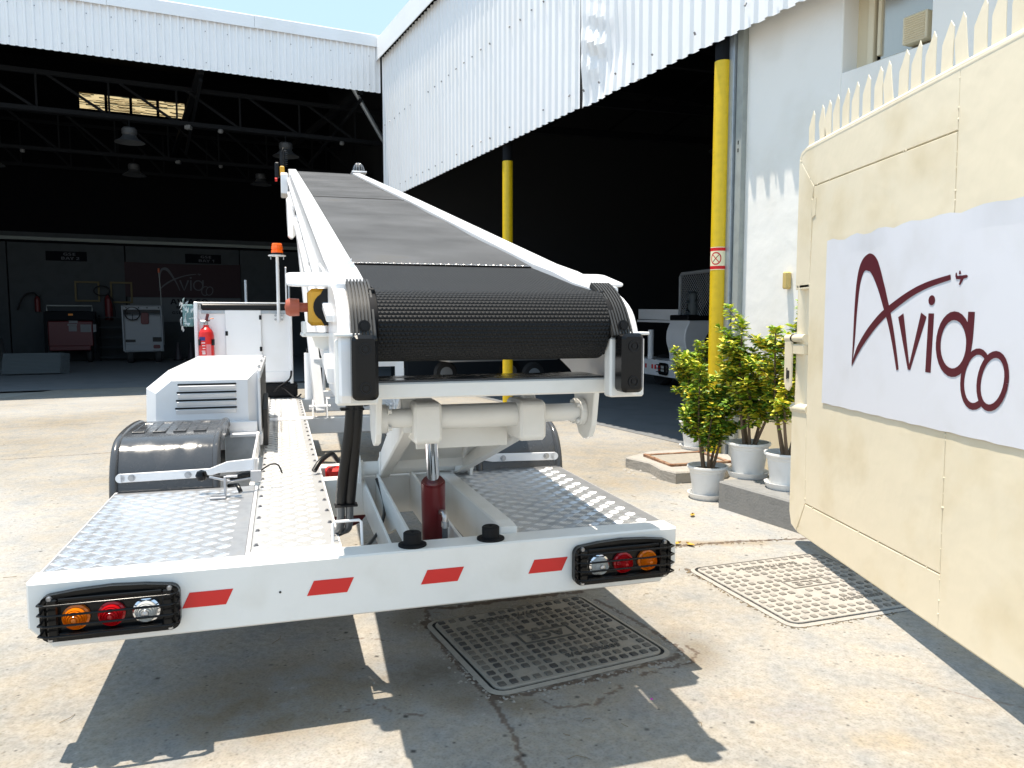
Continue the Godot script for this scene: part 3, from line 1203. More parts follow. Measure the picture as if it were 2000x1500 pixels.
	pn.box(Vector3(12.46, 3.86, zf - .165), Vector3(.50, .93, .012), .001)
	obj("pane", pn, M.window_film, win)
	var fan := mb()
	fan.prism(rrect(12.47, 3.415, 12.67, 3.615, .012), zf - .155, zf - .06, .006)
	var fo := obj("extractor_fan", fan, M.cream_plain, win)
	for k in 11:
		var lv := mb()
		lv.box(Vector3(12.57, 3.435 + k * .0165, zf - .058), Vector3(.165, .008, .014), .001, Basis(Vector3.RIGHT, .6))
		obj("louvre_slat", lv, M.cream_plain, win)
	fo.set_meta("label", "cream ribbed extractor fan grille")
	# galvanised channel on the wall
	var ch := mb()
	ch.box(Vector3(10.80, 2.12, zf + .045), Vector3(.075, 4.24, .09), .004)
	var co := obj("wall_channel", ch, M.galv, h)
	var ch2 := mb()
	ch2.box(Vector3(10.885, 2.12, zf + .03), Vector3(.085, 4.24, .06), .004)
	obj("channel_flange", ch2, M.trim_grey, co)
	var sl := mb()
	for yy in [2.95, 3.02, 1.2]:
		sl.box(Vector3(10.885, yy, zf + .0605), Vector3(.012, .035, .004), 0)
	obj("slot", sl, M.gap, co)
	# junction box on the wall beside the gate
	var jb := mb()
	jb.box(Vector3(11.50, 1.73, zf + .03), Vector3(.06, .15, .06), .012)
	obj("cable_box", jb, mat(.62, .45, .16, .5), h)
	var fb2 := mb(hall_xf())
	fb2.quad(Vector3(-1.2, .004, -.5), Vector3(10.6, .004, -.5), Vector3(10.6, .004, -11.4), Vector3(-1.2, .004, -11.4), Vector3.UP)
	struct(obj("warehouse_floor", fb2, M.floor_dark), "dark smooth concrete floor inside the right warehouse")
	# yellow pipe columns
	var posts := [[10.70, -.10, 3.79, "yellow steel pipe column beside the white wall, with no smoking sticker"], [6.02, -.10, 3.72, "yellow steel pipe column in the middle of the canopy, behind the belt"]]
	for i in 2:
		var p = posts[i]
		var at := hall_xf() * Vector3(p[0], 0, p[1])
		var t := thing("yellow_column", p[3], "column", at, HALL_YAW, "yellow columns under the canopy")
		var b := mb()
		b.cyl(Vector3(0, .02, 0), Vector3(0, p[2], 0), .078, 24)
		obj("pipe", b, M.yellow_post, t)
		var b2 := mb()
		b2.cyl(Vector3(0, p[2], 0), Vector3(0, 5.4, 0), .074, 24)
		obj("unpainted_top", b2, M.dark_steel, t)
		var b3 := mb()
		b3.box(Vector3(0, .012, 0), Vector3(.26, .024, .26), .003)
		obj("base_plate", b3, M.yellow_post, t)
		if i == 0:
			build_sticker(t)

func build_sticker(t: Node3D) -> void:
	# paper wrapped round the pipe: centre towards the yard / viewer
	var S := 128
	var im := Image.create(S, S, false, Image.FORMAT_RGB8)
	im.fill(Color(.93, .9, .76))
	im.fill_rect(Rect2i(0, 4, S, 18), Color(.85, .03, .05))
	im.fill_rect(Rect2i(0, 106, S, 18), Color(.82, .03, .06))
	for y in range(24, 104):
		for x in range(10, 96):
			var d := Vector2(x - 52, y - 64).length()
			if d > 29 and d < 36:
				im.set_pixel(x, y, Color(.78, .03, .07))
			elif d <= 29:
				if absf((x - 52) - (y - 64)) < 4:
					im.set_pixel(x, y, Color(.78, .03, .07))
				elif absf((x - 52) + (y - 64)) < 4 and absf(x - 52) < 20:
					im.set_pixel(x, y, Color(.5, .35, .12) if y < 64 else Color(.35, .08, .06))
	var m := mat(1, 1, 1, .5)
	m.albedo_texture = ImageTexture.create_from_image(im)
	var b := mb()
	var r := .0795
	var y0 := 1.86
	var y1 := 2.075
	var a0 := deg_to_rad(-20.0)
	var a1 := deg_to_rad(118.0)
	for k in 14:
		var f0 := k / 14.0
		var f1 := (k + 1) / 14.0
		var p0 := Vector3(cos(lerpf(a0, a1, f0)), 0, sin(lerpf(a0, a1, f0)))
		var p1 := Vector3(cos(lerpf(a0, a1, f1)), 0, sin(lerpf(a0, a1, f1)))
		b.quad_n(p0 * r + Vector3.UP * y0, p1 * r + Vector3.UP * y0, p1 * r + Vector3.UP * y1, p0 * r + Vector3.UP * y1, p0, p1, p1, p0, [Vector2(1 - f0, 1), Vector2(1 - f1, 1), Vector2(1 - f1, 0), Vector2(1 - f0, 0)])
	var o := obj("warning_sticker", b, m, t)
	o.set_meta("label", "cream and red no smoking sticker")

# ---------------------------------------------------------------- gate
func build_gate() -> void:
	var X := 1.74
	var t := thing("steel_gate", "cream painted sheet steel gate leaf standing open at right, topped with spikes", "gate", Vector3(X, 0, -4.74))
	# plates lie in a plane facing -x; polygon coordinates are (distance d, height)
	var xf := Transform3D(Basis(Vector3(0, 0, -1), Vector3.UP, Vector3.RIGHT), Vector3(0, 0, 4.74))
	var g := .0018
	var parts := [
		["border_plate", [4.743, 2.36, 4.743, 1.575, 4.532, 1.575, 4.532, 2.10, 4.506, 2.160], .004],
		["border_plate", [4.745, .835, 4.512, .86, 4.487, .304, 4.62, .105, 4.70, .125, 4.735, .20], .004],
		["border_plate", [4.506, 2.164, 4.743, 2.364, 4.715, 2.395, 4.66, 2.405, 3.074, 2.385, 3.074, 2.134], .004],
		["border_plate", [4.485, .299, 3.046, .361, 3.044, .137, 4.60, .103], .004],
		["inner_plate", [4.502, 2.156, 3.076, 2.128, 3.05, .366, 4.483, .307, 4.508, .87, 4.528, 1.58], .004],
		["inner_plate", [3.0725, 2.385, 3.0425, .137, 1.25, .18, 1.25, 2.335], .004]]
	for p in parts:
		var b := mb()
		b.prism(poly(p[1]), 0.0, .02, .0025, xf)
		obj(p[0], b, M.cream, t)
	# backing frame seen in the seams, and the tube frame behind
	var bk := mb()
	bk.prism(poly([4.53, 2.36, 1.25, 2.32, 1.25, .2, 4.5, .13, 4.52, .8, 4.53, 1.6]), .0095, .05, 0, xf)
	obj("backing_plate", bk, M.cream_plain, t)
	var rim := mb()
	var pts := []
	for e in [[1.25, 2.345], [3.0, 2.368], [4.64, 2.39], [4.70, 2.375], [4.735, 2.33], [4.735, 1.6]]:
		pts.append(xf * Vector3(e[0], e[1], .03))
	rim.tube(pts, .032, 10)
	obj("top_tube", rim, M.cream, t)
	var rim2 := mb()
	pts = []
	for e in [[4.735, .84], [4.735, .22], [4.70, .15], [4.62, .115], [3.04, .148], [1.25, .19]]:
		pts.append(xf * Vector3(e[0], e[1], .03))
	rim2.tube(pts, .028, 10)
	obj("bottom_tube", rim2, M.cream, t)
	# latch recess: upright pipe, bolt, latch plate, lock
	var pp := mb()
	pp.cyl(xf * Vector3(4.69, .82, .035), xf * Vector3(4.69, 1.60, .035), .037, 16)
	obj("upright_pipe", pp, M.cream, t)
	var rc := mb()
	rc.box(xf * Vector3(4.62, 1.592, .03), Vector3(.06, .02, .2), .003)
	rc.tube([xf * Vector3(4.76, .845, .02), xf * Vector3(4.51, .862, .02)], .03, 12)
	rc.box(xf * Vector3(4.522, 1.23, .035), Vector3(.05, .74, .012), .002)
	obj("recess_frame", rc, M.cream, t)
	var bo := mb()
	bo.cyl(xf * Vector3(4.83, 1.275, -.01), xf * Vector3(4.52, 1.285, -.01), .024, 14)
	obj("bolt_bar", bo, M.cream, t)
	var ringb := mb()
	ringb.cyl(xf * Vector3(4.70, 1.279, -.01), xf * Vector3(4.715, 1.279, -.01), .028, 14)
	obj("bolt_ring", ringb, M.black, t)
	var bs := mb()
	bs.box(xf * Vector3(4.61, 1.215, .0), Vector3(.05, .06, .17), .004)
	obj("bolt_bracket", bs, M.cream, t)
	var lp := mb()
	lp.prism(poly([4.82, 1.275, 4.70, 1.27, 4.70, .99, 4.74, .955, 4.79, .965, 4.815, 1.01]), -.03, -.018, .002, xf)
	obj("latch_plate", lp, M.cream, t)
	var lk := mb()
	lk.box(xf * Vector3(4.74, 1.055, -.032), Vector3(.006, .05, .03), .002)
	lk.box(xf * Vector3(4.765, 1.06, -.031), Vector3(.005, .07, .012), .002)
	obj("lock_hole", lk, M.gap, t)
	# weld beads along the seams
	var wb := mb()
	var rng := RandomNumberGenerator.new()
	rng.seed = 31
	var seams := [[4.506, 2.162, 3.075, 2.131, 7], [4.486, .302, 3.045, .364, 7], [4.53, 2.12, 4.53, 1.6, 3], [4.51, .85, 4.486, .31, 4], [3.0735, 2.38, 3.0435, .14, 26], [4.50, 2.165, 4.74, 2.36, 4]]
	for s in seams:
		for k in s[4]:
			var f: float = (k + rng.randf()) / s[4]
			var p := xf * Vector3(lerpf(s[0], s[2], f), lerpf(s[1], s[3], f), 0)
			var r := rng.randf_range(.002, .0055)
			var old := wb.t
			wb.t = Transform3D(Basis(Vector3.BACK, PI / 2), p)
			wb.lump(Vector3.ZERO, Vector3(r * 1.2, r * .6, r * rng.randf_range(1.0, 2.0)), rng)
			wb.t = old
	stuff(obj("weld_beads", wb, M.cream, t))
	var pa := mb()
	pa.prism(poly([4.52, 2.085, 4.46, 2.09, 4.465, 1.99, 4.51, 1.98]), -.004, .0, .001, xf)
	obj("patch_plate", pa, M.cream, t)
	# spikes
	var sp := [[4.62, .0], [4.45, .22], [4.385, .02], [4.275, .06], [4.16, .0], [4.045, .02], [3.92, .02], [3.795, .02], [3.685, .2], [3.56, -.03], [3.45, .0], [3.335, .0], [3.21, -.02], [3.1, .16], [2.985, .03], [2.875, .03], [2.76, .04], [2.64, .02], [2.52, -.03], [2.4, .03], [2.28, .0]]
	for s in sp:
		var b := mb()
		var hgt := .205
		var out := poly([-.041, 0, .041, 0, .041, hgt - .08, -.020 + rng.randf_range(-.008, .006), hgt, -.041, hgt - .03])
		b.prism(out, 0, .004, .0008)
		b.prism(poly([.004, 0, .020, 0, .020, hgt - .085, .004, hgt - .074]), .0, .004, .0008, Transform3D(Basis(Vector3.BACK, Vector3.UP, Vector3.LEFT), Vector3(.0405, 0, 0)))
		var d: float = s[0]
		var base := xf * Vector3(d, 2.385 - .012 * (4.6 - d) + .018, .02)
		var bas := Basis(Vector3(0, 0, -1), Vector3.UP, Vector3.RIGHT) * Basis(Vector3.BACK, -s[1])
		inst("spike", b.mesh(), M.cream, t, Transform3D(bas, base))
	# banner fixed to the gate
	var bn := thing("banner", "white sheet banner with dark red company lettering fixed on the cream gate", "banner", Vector3(X - .004, 0, -4.05))
	var xb := Transform3D(Basis(Vector3(0, 0, 1), Vector3.UP, Vector3.LEFT), Vector3.ZERO)
	# facing -x: local x runs towards the viewer
	xb = Transform3D(Basis(Vector3(0, 0, 1), Vector3.UP, Vector3(-1, 0, 0)), Vector3.ZERO)
	var bb := mb(xb)
	var top := []
	var cols := 40
	for i in cols + 1:
		var f := float(i) / cols
		var x := lerpf(-.226, 2.75, f)
		var yt := 1.822 + .006 * sin(i * 1.7) - .015 * f + (rng.randf_range(-.006, .004))
		var yb := lerpf(.93, .975, f) + .002 * sin(i * 2.3)
		top.append([x, yt, yb])
	var rws := 10
	for i in cols:
		for r in rws:
			var q := []
			for c in [[0, 0], [1, 0], [1, 1], [0, 1]]:
				var a = top[i + c[0]]
				var v := float(r + c[1]) / rws
				var yy := lerpf(a[2], a[1], v)
				var zz := .0022 + .0006 * sin(a[0] * 5.0 + yy * 3.0) * sin(yy * 7.0) + .0004 * sin(a[0] * 17.0)
				if v > .99:
					zz += .003 * maxf(0, sin(a[0] * 6.0))
				q.append(Vector3(a[0], yy, zz))
			bb.quad(q[0], q[1], q[2], q[3], Vector3.BACK)
	obj("sheet", bb, M.banner, bn)
	var lg := mb(xb * Transform3D(Basis.IDENTITY, Vector3(0, 1.0, .0033)))
	logo(lg, .0006)
	obj("logo_lettering", lg, M.maroon_ink, bn)

# ---------------------------------------------------------------- manhole covers
func build_manholes() -> void:
	var rng := RandomNumberGenerator.new()
	rng.seed = 4
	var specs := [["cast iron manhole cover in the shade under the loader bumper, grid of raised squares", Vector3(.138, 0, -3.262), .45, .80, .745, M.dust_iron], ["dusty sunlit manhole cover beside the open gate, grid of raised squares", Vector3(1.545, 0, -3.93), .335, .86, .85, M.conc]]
	var st_mesh := []
	for k in 3:
		var b := mb()
		b.box(Vector3(0, .0012, 0), Vector3(.029, .008, .029), .003)
		b.box(Vector3(0, .0056, 0), Vector3(.018, .0008, .018), .0003)
		st_mesh.append(b.mesh())
	for s in specs:
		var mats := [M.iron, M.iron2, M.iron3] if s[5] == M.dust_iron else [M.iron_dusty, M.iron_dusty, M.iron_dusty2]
		var t := thing("manhole_cover", s[0], "manhole cover", s[1], s[2], "manhole covers in the yard")
		var w: float = s[3]
		var d: float = s[4]
		var b := mb()
		var to_up := Transform3D(Basis(Vector3.RIGHT, Vector3.FORWARD, Vector3.UP), Vector3.ZERO)
		b.prism(rrect(-w / 2 + .015, -d / 2 + .015, w / 2 - .015, d / 2 - .015, .045), -.03, .012, .003, to_up)
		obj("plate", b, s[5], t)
		var f := mb()
		f.prism(rrect(-w / 2, -d / 2, w / 2, d / 2, .055), -.03, .0035, 0, to_up)
		obj("gap", f, M.gap, t)
		var fr := mb()
		var o := rrect(-w / 2 - .02, -d / 2 - .02, w / 2 + .02, d / 2 + .02, .07)
		var inn := rrect(-w / 2, -d / 2, w / 2, d / 2, .055)
		for i in o.size():
			var j := (i + 1) % o.size()
			fr.quad(to_up * Vector3(o[i].x, o[i].y, .003), to_up * Vector3(o[j].x, o[j].y, .003), to_up * Vector3(inn[j].x, inn[j].y, .009), to_up * Vector3(inn[i].x, inn[i].y, .009), Vector3.UP)
			fr.quad(to_up * Vector3(inn[j].x, inn[j].y, .009), to_up * Vector3(inn[i].x, inn[i].y, .009), to_up * Vector3(inn[i].x, inn[i].y, -.02), to_up * Vector3(inn[j].x, inn[j].y, -.02), Vector3.UP)
		obj("frame_rim", fr, s[5], t)
		var nx := 15
		var nz := 14
		for i in nx:
			for j in nz:
				var x := -w / 2 + .048 + i * (w - .096) / (nx - 1)
				var z := -d / 2 + .048 + j * (d - .096) / (nz - 1)
				# leave the lettering fields free
				if absf(z + d * .36) < .022 and x > -w * .38 and x < w * .34:
					continue
				if absf(z - d * .29) < .024 and x > -w * .10 and x < w * .40:
					continue
				if absf(z + .01) < .06 and absf(x - .02) < .14:
					continue
				if rng.randf() < .03:
					continue
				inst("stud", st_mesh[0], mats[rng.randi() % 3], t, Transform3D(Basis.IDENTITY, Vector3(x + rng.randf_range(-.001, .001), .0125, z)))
		var flat := Basis(Vector3.RIGHT, -PI / 2)
		var half := Basis(Vector3.UP, PI)
		text3("BS-497/76 GRADE-C", .045, .006, mats[1], t, Transform3D(half * flat, Vector3(-.02, .0135, -d * .36)), "cast_lettering")
		text3("600X600-D/S", .045, .006, mats[1], t, Transform3D(half * flat, Vector3(w * .15, .0135, d * .29)), "cast_lettering")
		text3("ACE", .075, .006, mats[1], t, Transform3D(half * flat, Vector3(.02, .0135, -.01)), "cast_lettering", "Droid Sans", 1.3)
		var bx := mb()
		for e in [[-.05, .25, .008, 0], [.05, .25, .008, 0]]:
			bx.box(Vector3(.02, .0135, -.01 + e[0]), Vector3(.25, .006, .009), .001)
		for e in [-.125, .125]:
			bx.box(Vector3(.02 + e, .0135, -.01), Vector3(.009, .006, .109), .001)
		obj("name_frame", bx, mats[1], t)

func build_step_and_pad() -> void:
	# plain concrete step in front of the white wall
	var t := mb()
	var c0 := Vector3(1.53, 0, -5.62)
	var dirv := Vector3(.44, 0, .898).normalized()
	var inn := Vector3(.898, 0, -.44).normalized()
	var bas := Basis(dirv, Vector3.UP, dirv.cross(Vector3.UP))
	t.t = Transform3D(bas, c0)
	# local z = dirv x up: points away from the wall or to it
	var sg := signf(bas.z.dot(inn))
	t.box(Vector3(1.0, .095, sg * .55), Vector3(2.0, .21, 1.1), .012)
	tag(obj("concrete_step", t, M.block), "grey rendered concrete step carrying flower pots behind the gate", "step")
	# broken low pad with a rusted hatch
	var p := thing("concrete_pad", "low broken concrete pad with a rusty hatch left of the flower pots", "pad", Vector3(1.55, 0, -6.85))
	var b := mb(Transform3D(Basis(Vector3.RIGHT, Vector3.FORWARD, Vector3.UP), Vector3.ZERO))
	b.prism(poly([-.48, .30, -.30, .02, -.26, -.26, -.16, -.42, .05, -.36, .32, -.22, .5, .1, .55, .6, .2, .75, -.2, .62]), -.02, .10, .012)
	obj("slab", b, M.conc, p)
	var h := mb(Transform3D(Basis(Vector3.UP, .3), Vector3(.06, .104, -.16)))
	h.box(Vector3.ZERO, Vector3(.52, .02, .46), .004)
	obj("hatch", h, M.dust_iron, p)
	var hf := mb(Transform3D(Basis(Vector3.UP, .3), Vector3(.06, .104, -.16)))
	for e in [[-.29, 0, .03, .54], [.29, 0, .03, .54], [0, -.255, .61, .03], [0, .255, .61, .03]]:
		hf.box(Vector3(e[0], .004, e[1]), Vector3(e[2], .03, e[3]), .004, Basis(Vector3.RIGHT, .02))
	obj("hatch_frame", hf, M.rust, p)
	var rng := RandomNumberGenerator.new()
	rng.seed = 12
	var r := mb()
	for i in 60:
		var a := rng.randf() * TAU
		var s := rng.randf_range(.008, .035)
		r.lump(Vector3(cos(a) * rng.randf_range(.25, .55), 0, sin(a) * rng.randf_range(.25, .55) - .1), Vector3(s, s * .6, s), rng)
	stuff(obj("rubble", r, M.conc, p))

# ---------------------------------------------------------------- potted shrubs
func leaf_mesh(k: int, rng: RandomNumberGenerator, shade: Color) -> ArrayMesh:
	var b := mb()
	b.use_col = true
	b.col = shade
	var L := rng.randf_range(.85, 1.1)
	var W := rng.randf_range(.42, .52)
	var fold := rng.randf_range(.12, .3)
	var bend := rng.randf_range(.1, .35)
	var prof := [[0.0, .04], [.22, .30], [.5, .5], [.78, .42], [.94, .2], [1.0, .02]]
	for i in 5:
		var a = prof[i]
		var e = prof[i + 1]
		for sg in [-1.0, 1.0]:
			var p0 := Vector3(0, -bend * a[0] * a[0], -a[0] * L)
			var p1 := Vector3(0, -bend * e[0] * e[0], -e[0] * L)
			var q0 := p0 + Vector3(a[1] * W * sg, a[1] * W * fold, 0)
			var q1 := p1 + Vector3(e[1] * W * sg, e[1] * W * fold, 0)
			b.quad(p0, p1, q1, q0, Vector3.UP)
	return b.mesh()

func build_plants() -> void:
	var rng := RandomNumberGenerator.new()
	rng.seed = 2024
	var shades := [Color(.06, .135, .018), Color(.15, .28, .03), Color(.30, .45, .045), Color(.58, .62, .06), Color(.76, .70, .08), Color(.82, .62, .05), Color(.40, .2, .06)]
	var meshes := []
	for s in shades:
		var row := []
		for k in 3:
			row.append(leaf_mesh(k, rng, s))
		meshes.append(row)
	# at, pot radius, height of crown top above the pot base, crown spread, yellow bias, label
	var specs := [
		[Vector3(1.53, .0, -5.93), .15, 1.08, .24, .36, "front potted shrub with dark glossy leaves, its white pot on the ground", 0],
		[Vector3(1.80, .2, -5.78), .155, 1.22, .28, .6, "potted shrub on the step, next to the yellow column, tall with yellowing leaves", 1],
		[Vector3(1.95, .2, -5.38), .15, 1.27, .29, .68, "tallest yellow green potted shrub on the step beside the gate edge", 2],
		[Vector3(1.86, .09, -7.65), .17, 1.12, .26, .45, "rearmost potted shrub, its white pot behind the broken pad", 3],
		[Vector3(2.42, .2, -5.55), .15, 1.15, .26, .5, "potted shrub half hidden behind the gate latch", 4]]
	for s in specs:
		var r: float = s[1]
		var t := thing("potted_shrub", s[5], "potted plant", s[0], rng.randf() * TAU, "potted shrubs by the white wall")
		var pb := mb()
		var ph := r * 1.72
		pb.lathe([Vector2(0, .014), Vector2(r * .68, .014), Vector2(r * .74, .03), Vector2(r * .90, ph * .80), Vector2(r * .93, ph * .82), Vector2(r * .95, ph * .90), Vector2(r * 1.03, ph * .92), Vector2(r * 1.06, ph * .95), Vector2(r * 1.05, ph), Vector2(r * .97, ph), Vector2(r * .94, ph * .9), Vector2(r * .9, ph * .86)], 28)
		obj("pot", pb, M.pot, t)
		var sb := mb()
		sb.lathe([Vector2(0, .004), Vector2(r * .82, .004), Vector2(r * .98, .045), Vector2(r * 1.02, .045), Vector2(r * .88, 0), Vector2(0, 0)], 28)
		obj("saucer", sb, M.pot, t)
		var so := mb()
		so.lathe([Vector2(r * .91, ph * .86), Vector2(r * .5, ph * .875), Vector2(0, ph * .88)], 20)
		obj("soil", so, M.soil, t)
		# stems
		var H: float = s[2]
		var spread: float = s[3]
		var tips := []
		var nst := 5 + rng.randi() % 2
		for k in nst:
			var a := TAU * k / nst + rng.randf_range(-.4, .4)
			var lean := rng.randf_range(.35, 1.1) * spread
			var top := Vector3(cos(a) * lean, lerpf(.72, 1.0, rng.randf()) * H - .08, sin(a) * lean)
			if k == 0:
				top = Vector3(cos(a) * lean * .4, H - .05, sin(a) * lean * .4)
			var base := Vector3(cos(a) * r * .25, ph * .86, sin(a) * r * .25)
			var mid := base.lerp(top, .45) + Vector3(cos(a + 1.0), 0, sin(a + 1.0)) * .03
			var path := smooth([base, mid, top], 5)
			var rad := []
			for i in path.size():
				rad.append(lerpf(.014, .004, float(i) / (path.size() - 1)))
			var st := mb()
			st.tube(path, rad, 7)
			obj("stem", st, M.bark, t)
			tips.append(path)
			# side shoots
			for q in 8:
				var i0 := int(path.size() * rng.randf_range(.35, .9))
				var p0: Vector3 = path[mini(i0, path.size() - 1)]
				var aa := rng.randf() * TAU
				var e := p0 + Vector3(cos(aa) * .14, rng.randf_range(.04, .18), sin(aa) * .14)
				tips.append([p0, p0.lerp(e, .5) + Vector3(0, .01, 0), e])
		var twb := mb()
		for q in range(nst, tips.size()):
			pass
		for pth in tips:
			if pth.size() == 3:
				twb.tube(pth, [.004, .003, .002], 5)
		obj("twigs", twb, M.bark, t)
		# leaves: the outermost as pieces of their own, the rest joined
		var xs := []
		for pth in tips:
			var m: int = pth.size()
			var cnt := 190 if m > 3 else 90
			for i in cnt:
				var f := pow(rng.randf(), .6)
				if m > 3:
					f = lerpf(.34, 1.0, f)
				var fi := f * (m - 1)
				var i0 := mini(int(fi), m - 2)
				var p: Vector3 = pth[i0].lerp(pth[i0 + 1], fi - i0)
				if p.y < ph + .10:
					continue
				var a := rng.randf() * TAU
				var up := rng.randf_range(-.1, .45) + (0.5 if f > .93 else 0.0)
				var dirv := Vector3(cos(a) * cos(up), sin(up), sin(a) * cos(up))
				var side := dirv.cross(Vector3.UP).normalized()
				var sc := rng.randf_range(.048, .082) * (1.0 - .25 * f)
				var bas := Basis(side, side.cross(dirv) * -1.0, -dirv)
				bas = Basis(side, (-dirv).cross(side), -dirv) * Basis(Vector3.BACK, rng.randf_range(-.5, .5))
				var hf := clampf((p.y - ph) / (H - ph), 0, 1)
				# young tops are fresh green, middles yellow, inner old leaves dark
				var yel: float = s[4] * (1.0 - absf(hf - .52) * 1.1)
				var k := 0
				var rr := rng.randf()
				if hf > .82:
					k = 1 + rng.randi() % 4
				elif rr < yel * 1.0:
					k = 3 + rng.randi() % 3
				elif rr < yel * .85 + .03:
					k = 6
				else:
					k = rng.randi() % 3
				xs.append([Transform3D(bas.scaled(Vector3.ONE * sc), p + dirv * .012), k, rng.randi() % 3])
		# nearest the yard side first
		var cam_l: Vector3 = t.transform.affine_inverse() * Vector3(0, 1.4, 0)
		xs.sort_custom(func(u, w): return u[0].origin.distance_squared_to(cam_l) < w[0].origin.distance_squared_to(cam_l))
		var rest := mb()
		rest.use_col = true
		for i in xs.size():
			var e = xs[i]
			if i < 150:
				inst("leaf", meshes[e[1]][e[2]], M.leaf, t, e[0])
			else:
				var arr: Array = meshes[e[1]][e[2]].surface_get_arrays(0)
				var vv: PackedVector3Array = arr[Mesh.ARRAY_VERTEX]
				var nn: PackedVector3Array = arr[Mesh.ARRAY_NORMAL]
				rest.t = e[0]
				rest.col = shades[e[1]]
				for q in vv.size():
					rest._p(vv[q], nn[q], Vector2.ZERO)
		stuff(obj("foliage", rest, M.leaf, t))

# ---------------------------------------------------------------- belt loader
func P(x: float, y: float, l: float) -> Vector3:
	return Vector3(x, y, -l)

func side(x: float) -> Transform3D:   # polygons in (l, y), extruded towards +x
	return Transform3D(Basis(Vector3(0, 0, -1), Vector3.UP, Vector3.RIGHT), Vector3(x, 0, 0))

const BELT := [[-.31, 1.483], [.335, 1.605], [3.644, 2.352], [8.285, 3.383]]

func belt_y(l: float) -> float:
	for i in BELT.size() - 1:
		if l <= BELT[i + 1][0] or i == BELT.size() - 2:
			return lerpf(BELT[i][1], BELT[i + 1][1], (l - BELT[i][0]) / (BELT[i + 1][0] - BELT[i][0]))
	return 0.0

func ribbon(path: Array, x0: float, x1: float, th: float) -> MB:
	var b := mb()
	var m := path.size()
	var nr := []
	for i in m:
		var d: Vector2 = (path[mini(i + 1, m - 1)] - path[maxi(i - 1, 0)]).normalized()
		nr.append(Vector2(d.y, -d.x))
	var s := 0.0
	for i in m - 1:
		var p: Vector2 = path[i]
		var q: Vector2 = path[i + 1]
		var s2 := s + p.distance_to(q)
		var pi: Vector2 = p - nr[i] * th
		var qi: Vector2 = q - nr[i + 1] * th
		var n0 := Vector3(0, nr[i].y, -nr[i].x)
		var n1 := Vector3(0, nr[i + 1].y, -nr[i + 1].x)
		b.quad_n(P(x0, p.y, p.x), P(x1, p.y, p.x), P(x1, q.y, q.x), P(x0, q.y, q.x), n0, n0, n1, n1, [Vector2(x0, s), Vector2(x1, s), Vector2(x1, s2), Vector2(x0, s2)])
		b.quad_n(P(x0, pi.y, pi.x), P(x1, pi.y, pi.x), P(x1, qi.y, qi.x), P(x0, qi.y, qi.x), -n0, -n0, -n1, -n1)
		b.quad(P(x0, p.y, p.x), P(x0, q.y, q.x), P(x0, qi.y, qi.x), P(x0, pi.y, pi.x), Vector3.LEFT)
		b.quad(P(x1, p.y, p.x), P(x1, q.y, q.x), P(x1, qi.y, qi.x), P(x1, pi.y, pi.x), Vector3.RIGHT)
		s = s2
	return b

# raised five-bar tread over a rectangle
func treads(x0: float, x1: float, l0: float, l1: float, y: float, pitch: float, blen: float, bw: float, h: float) -> MB:
	var b := mb()
	var i := 0
	var x := x0 + pitch * .6
	while x < x1 - pitch * .55:
		var l := l0 + pitch * .6
		var j := 0
		while l < l1 - pitch * .45:
			var an := PI / 4 if (i + j) % 2 == 0 else -PI / 4
			var u := Vector3(cos(an), 0, sin(an))
			var w := Vector3(-sin(an), 0, cos(an))
			for k in 5:
				var c := P(x, y, l) + w * ((k - 2) * bw * 1.75)
				var hl := blen * (.5 if absi(k - 2) < 2 else .42)
				var r0 := c - u * hl * .55 + Vector3.UP * h
				var r1 := c + u * hl * .55 + Vector3.UP * h
				var a0 := c - u * hl
				var a1 := c + u * hl
				var e := w * bw * .5
				b.quad(c - u * hl * .5 - e, c + u * hl * .5 - e, r1, r0, Vector3.UP - w)
				b.quad(c - u * hl * .5 + e, c + u * hl * .5 + e, r1, r0, Vector3.UP + w)
				b.tri(a0, c - u * hl * .5 - e, r0, Vector3.UP)
				b.tri(a0, c - u * hl * .5 + e, r0, Vector3.UP)
				b.tri(a1, c + u * hl * .5 - e, r1, Vector3.UP)
				b.tri(a1, c + u * hl * .5 + e, r1, Vector3.UP)
			l += pitch
			j += 1
		x += pitch
		i += 1
	return b

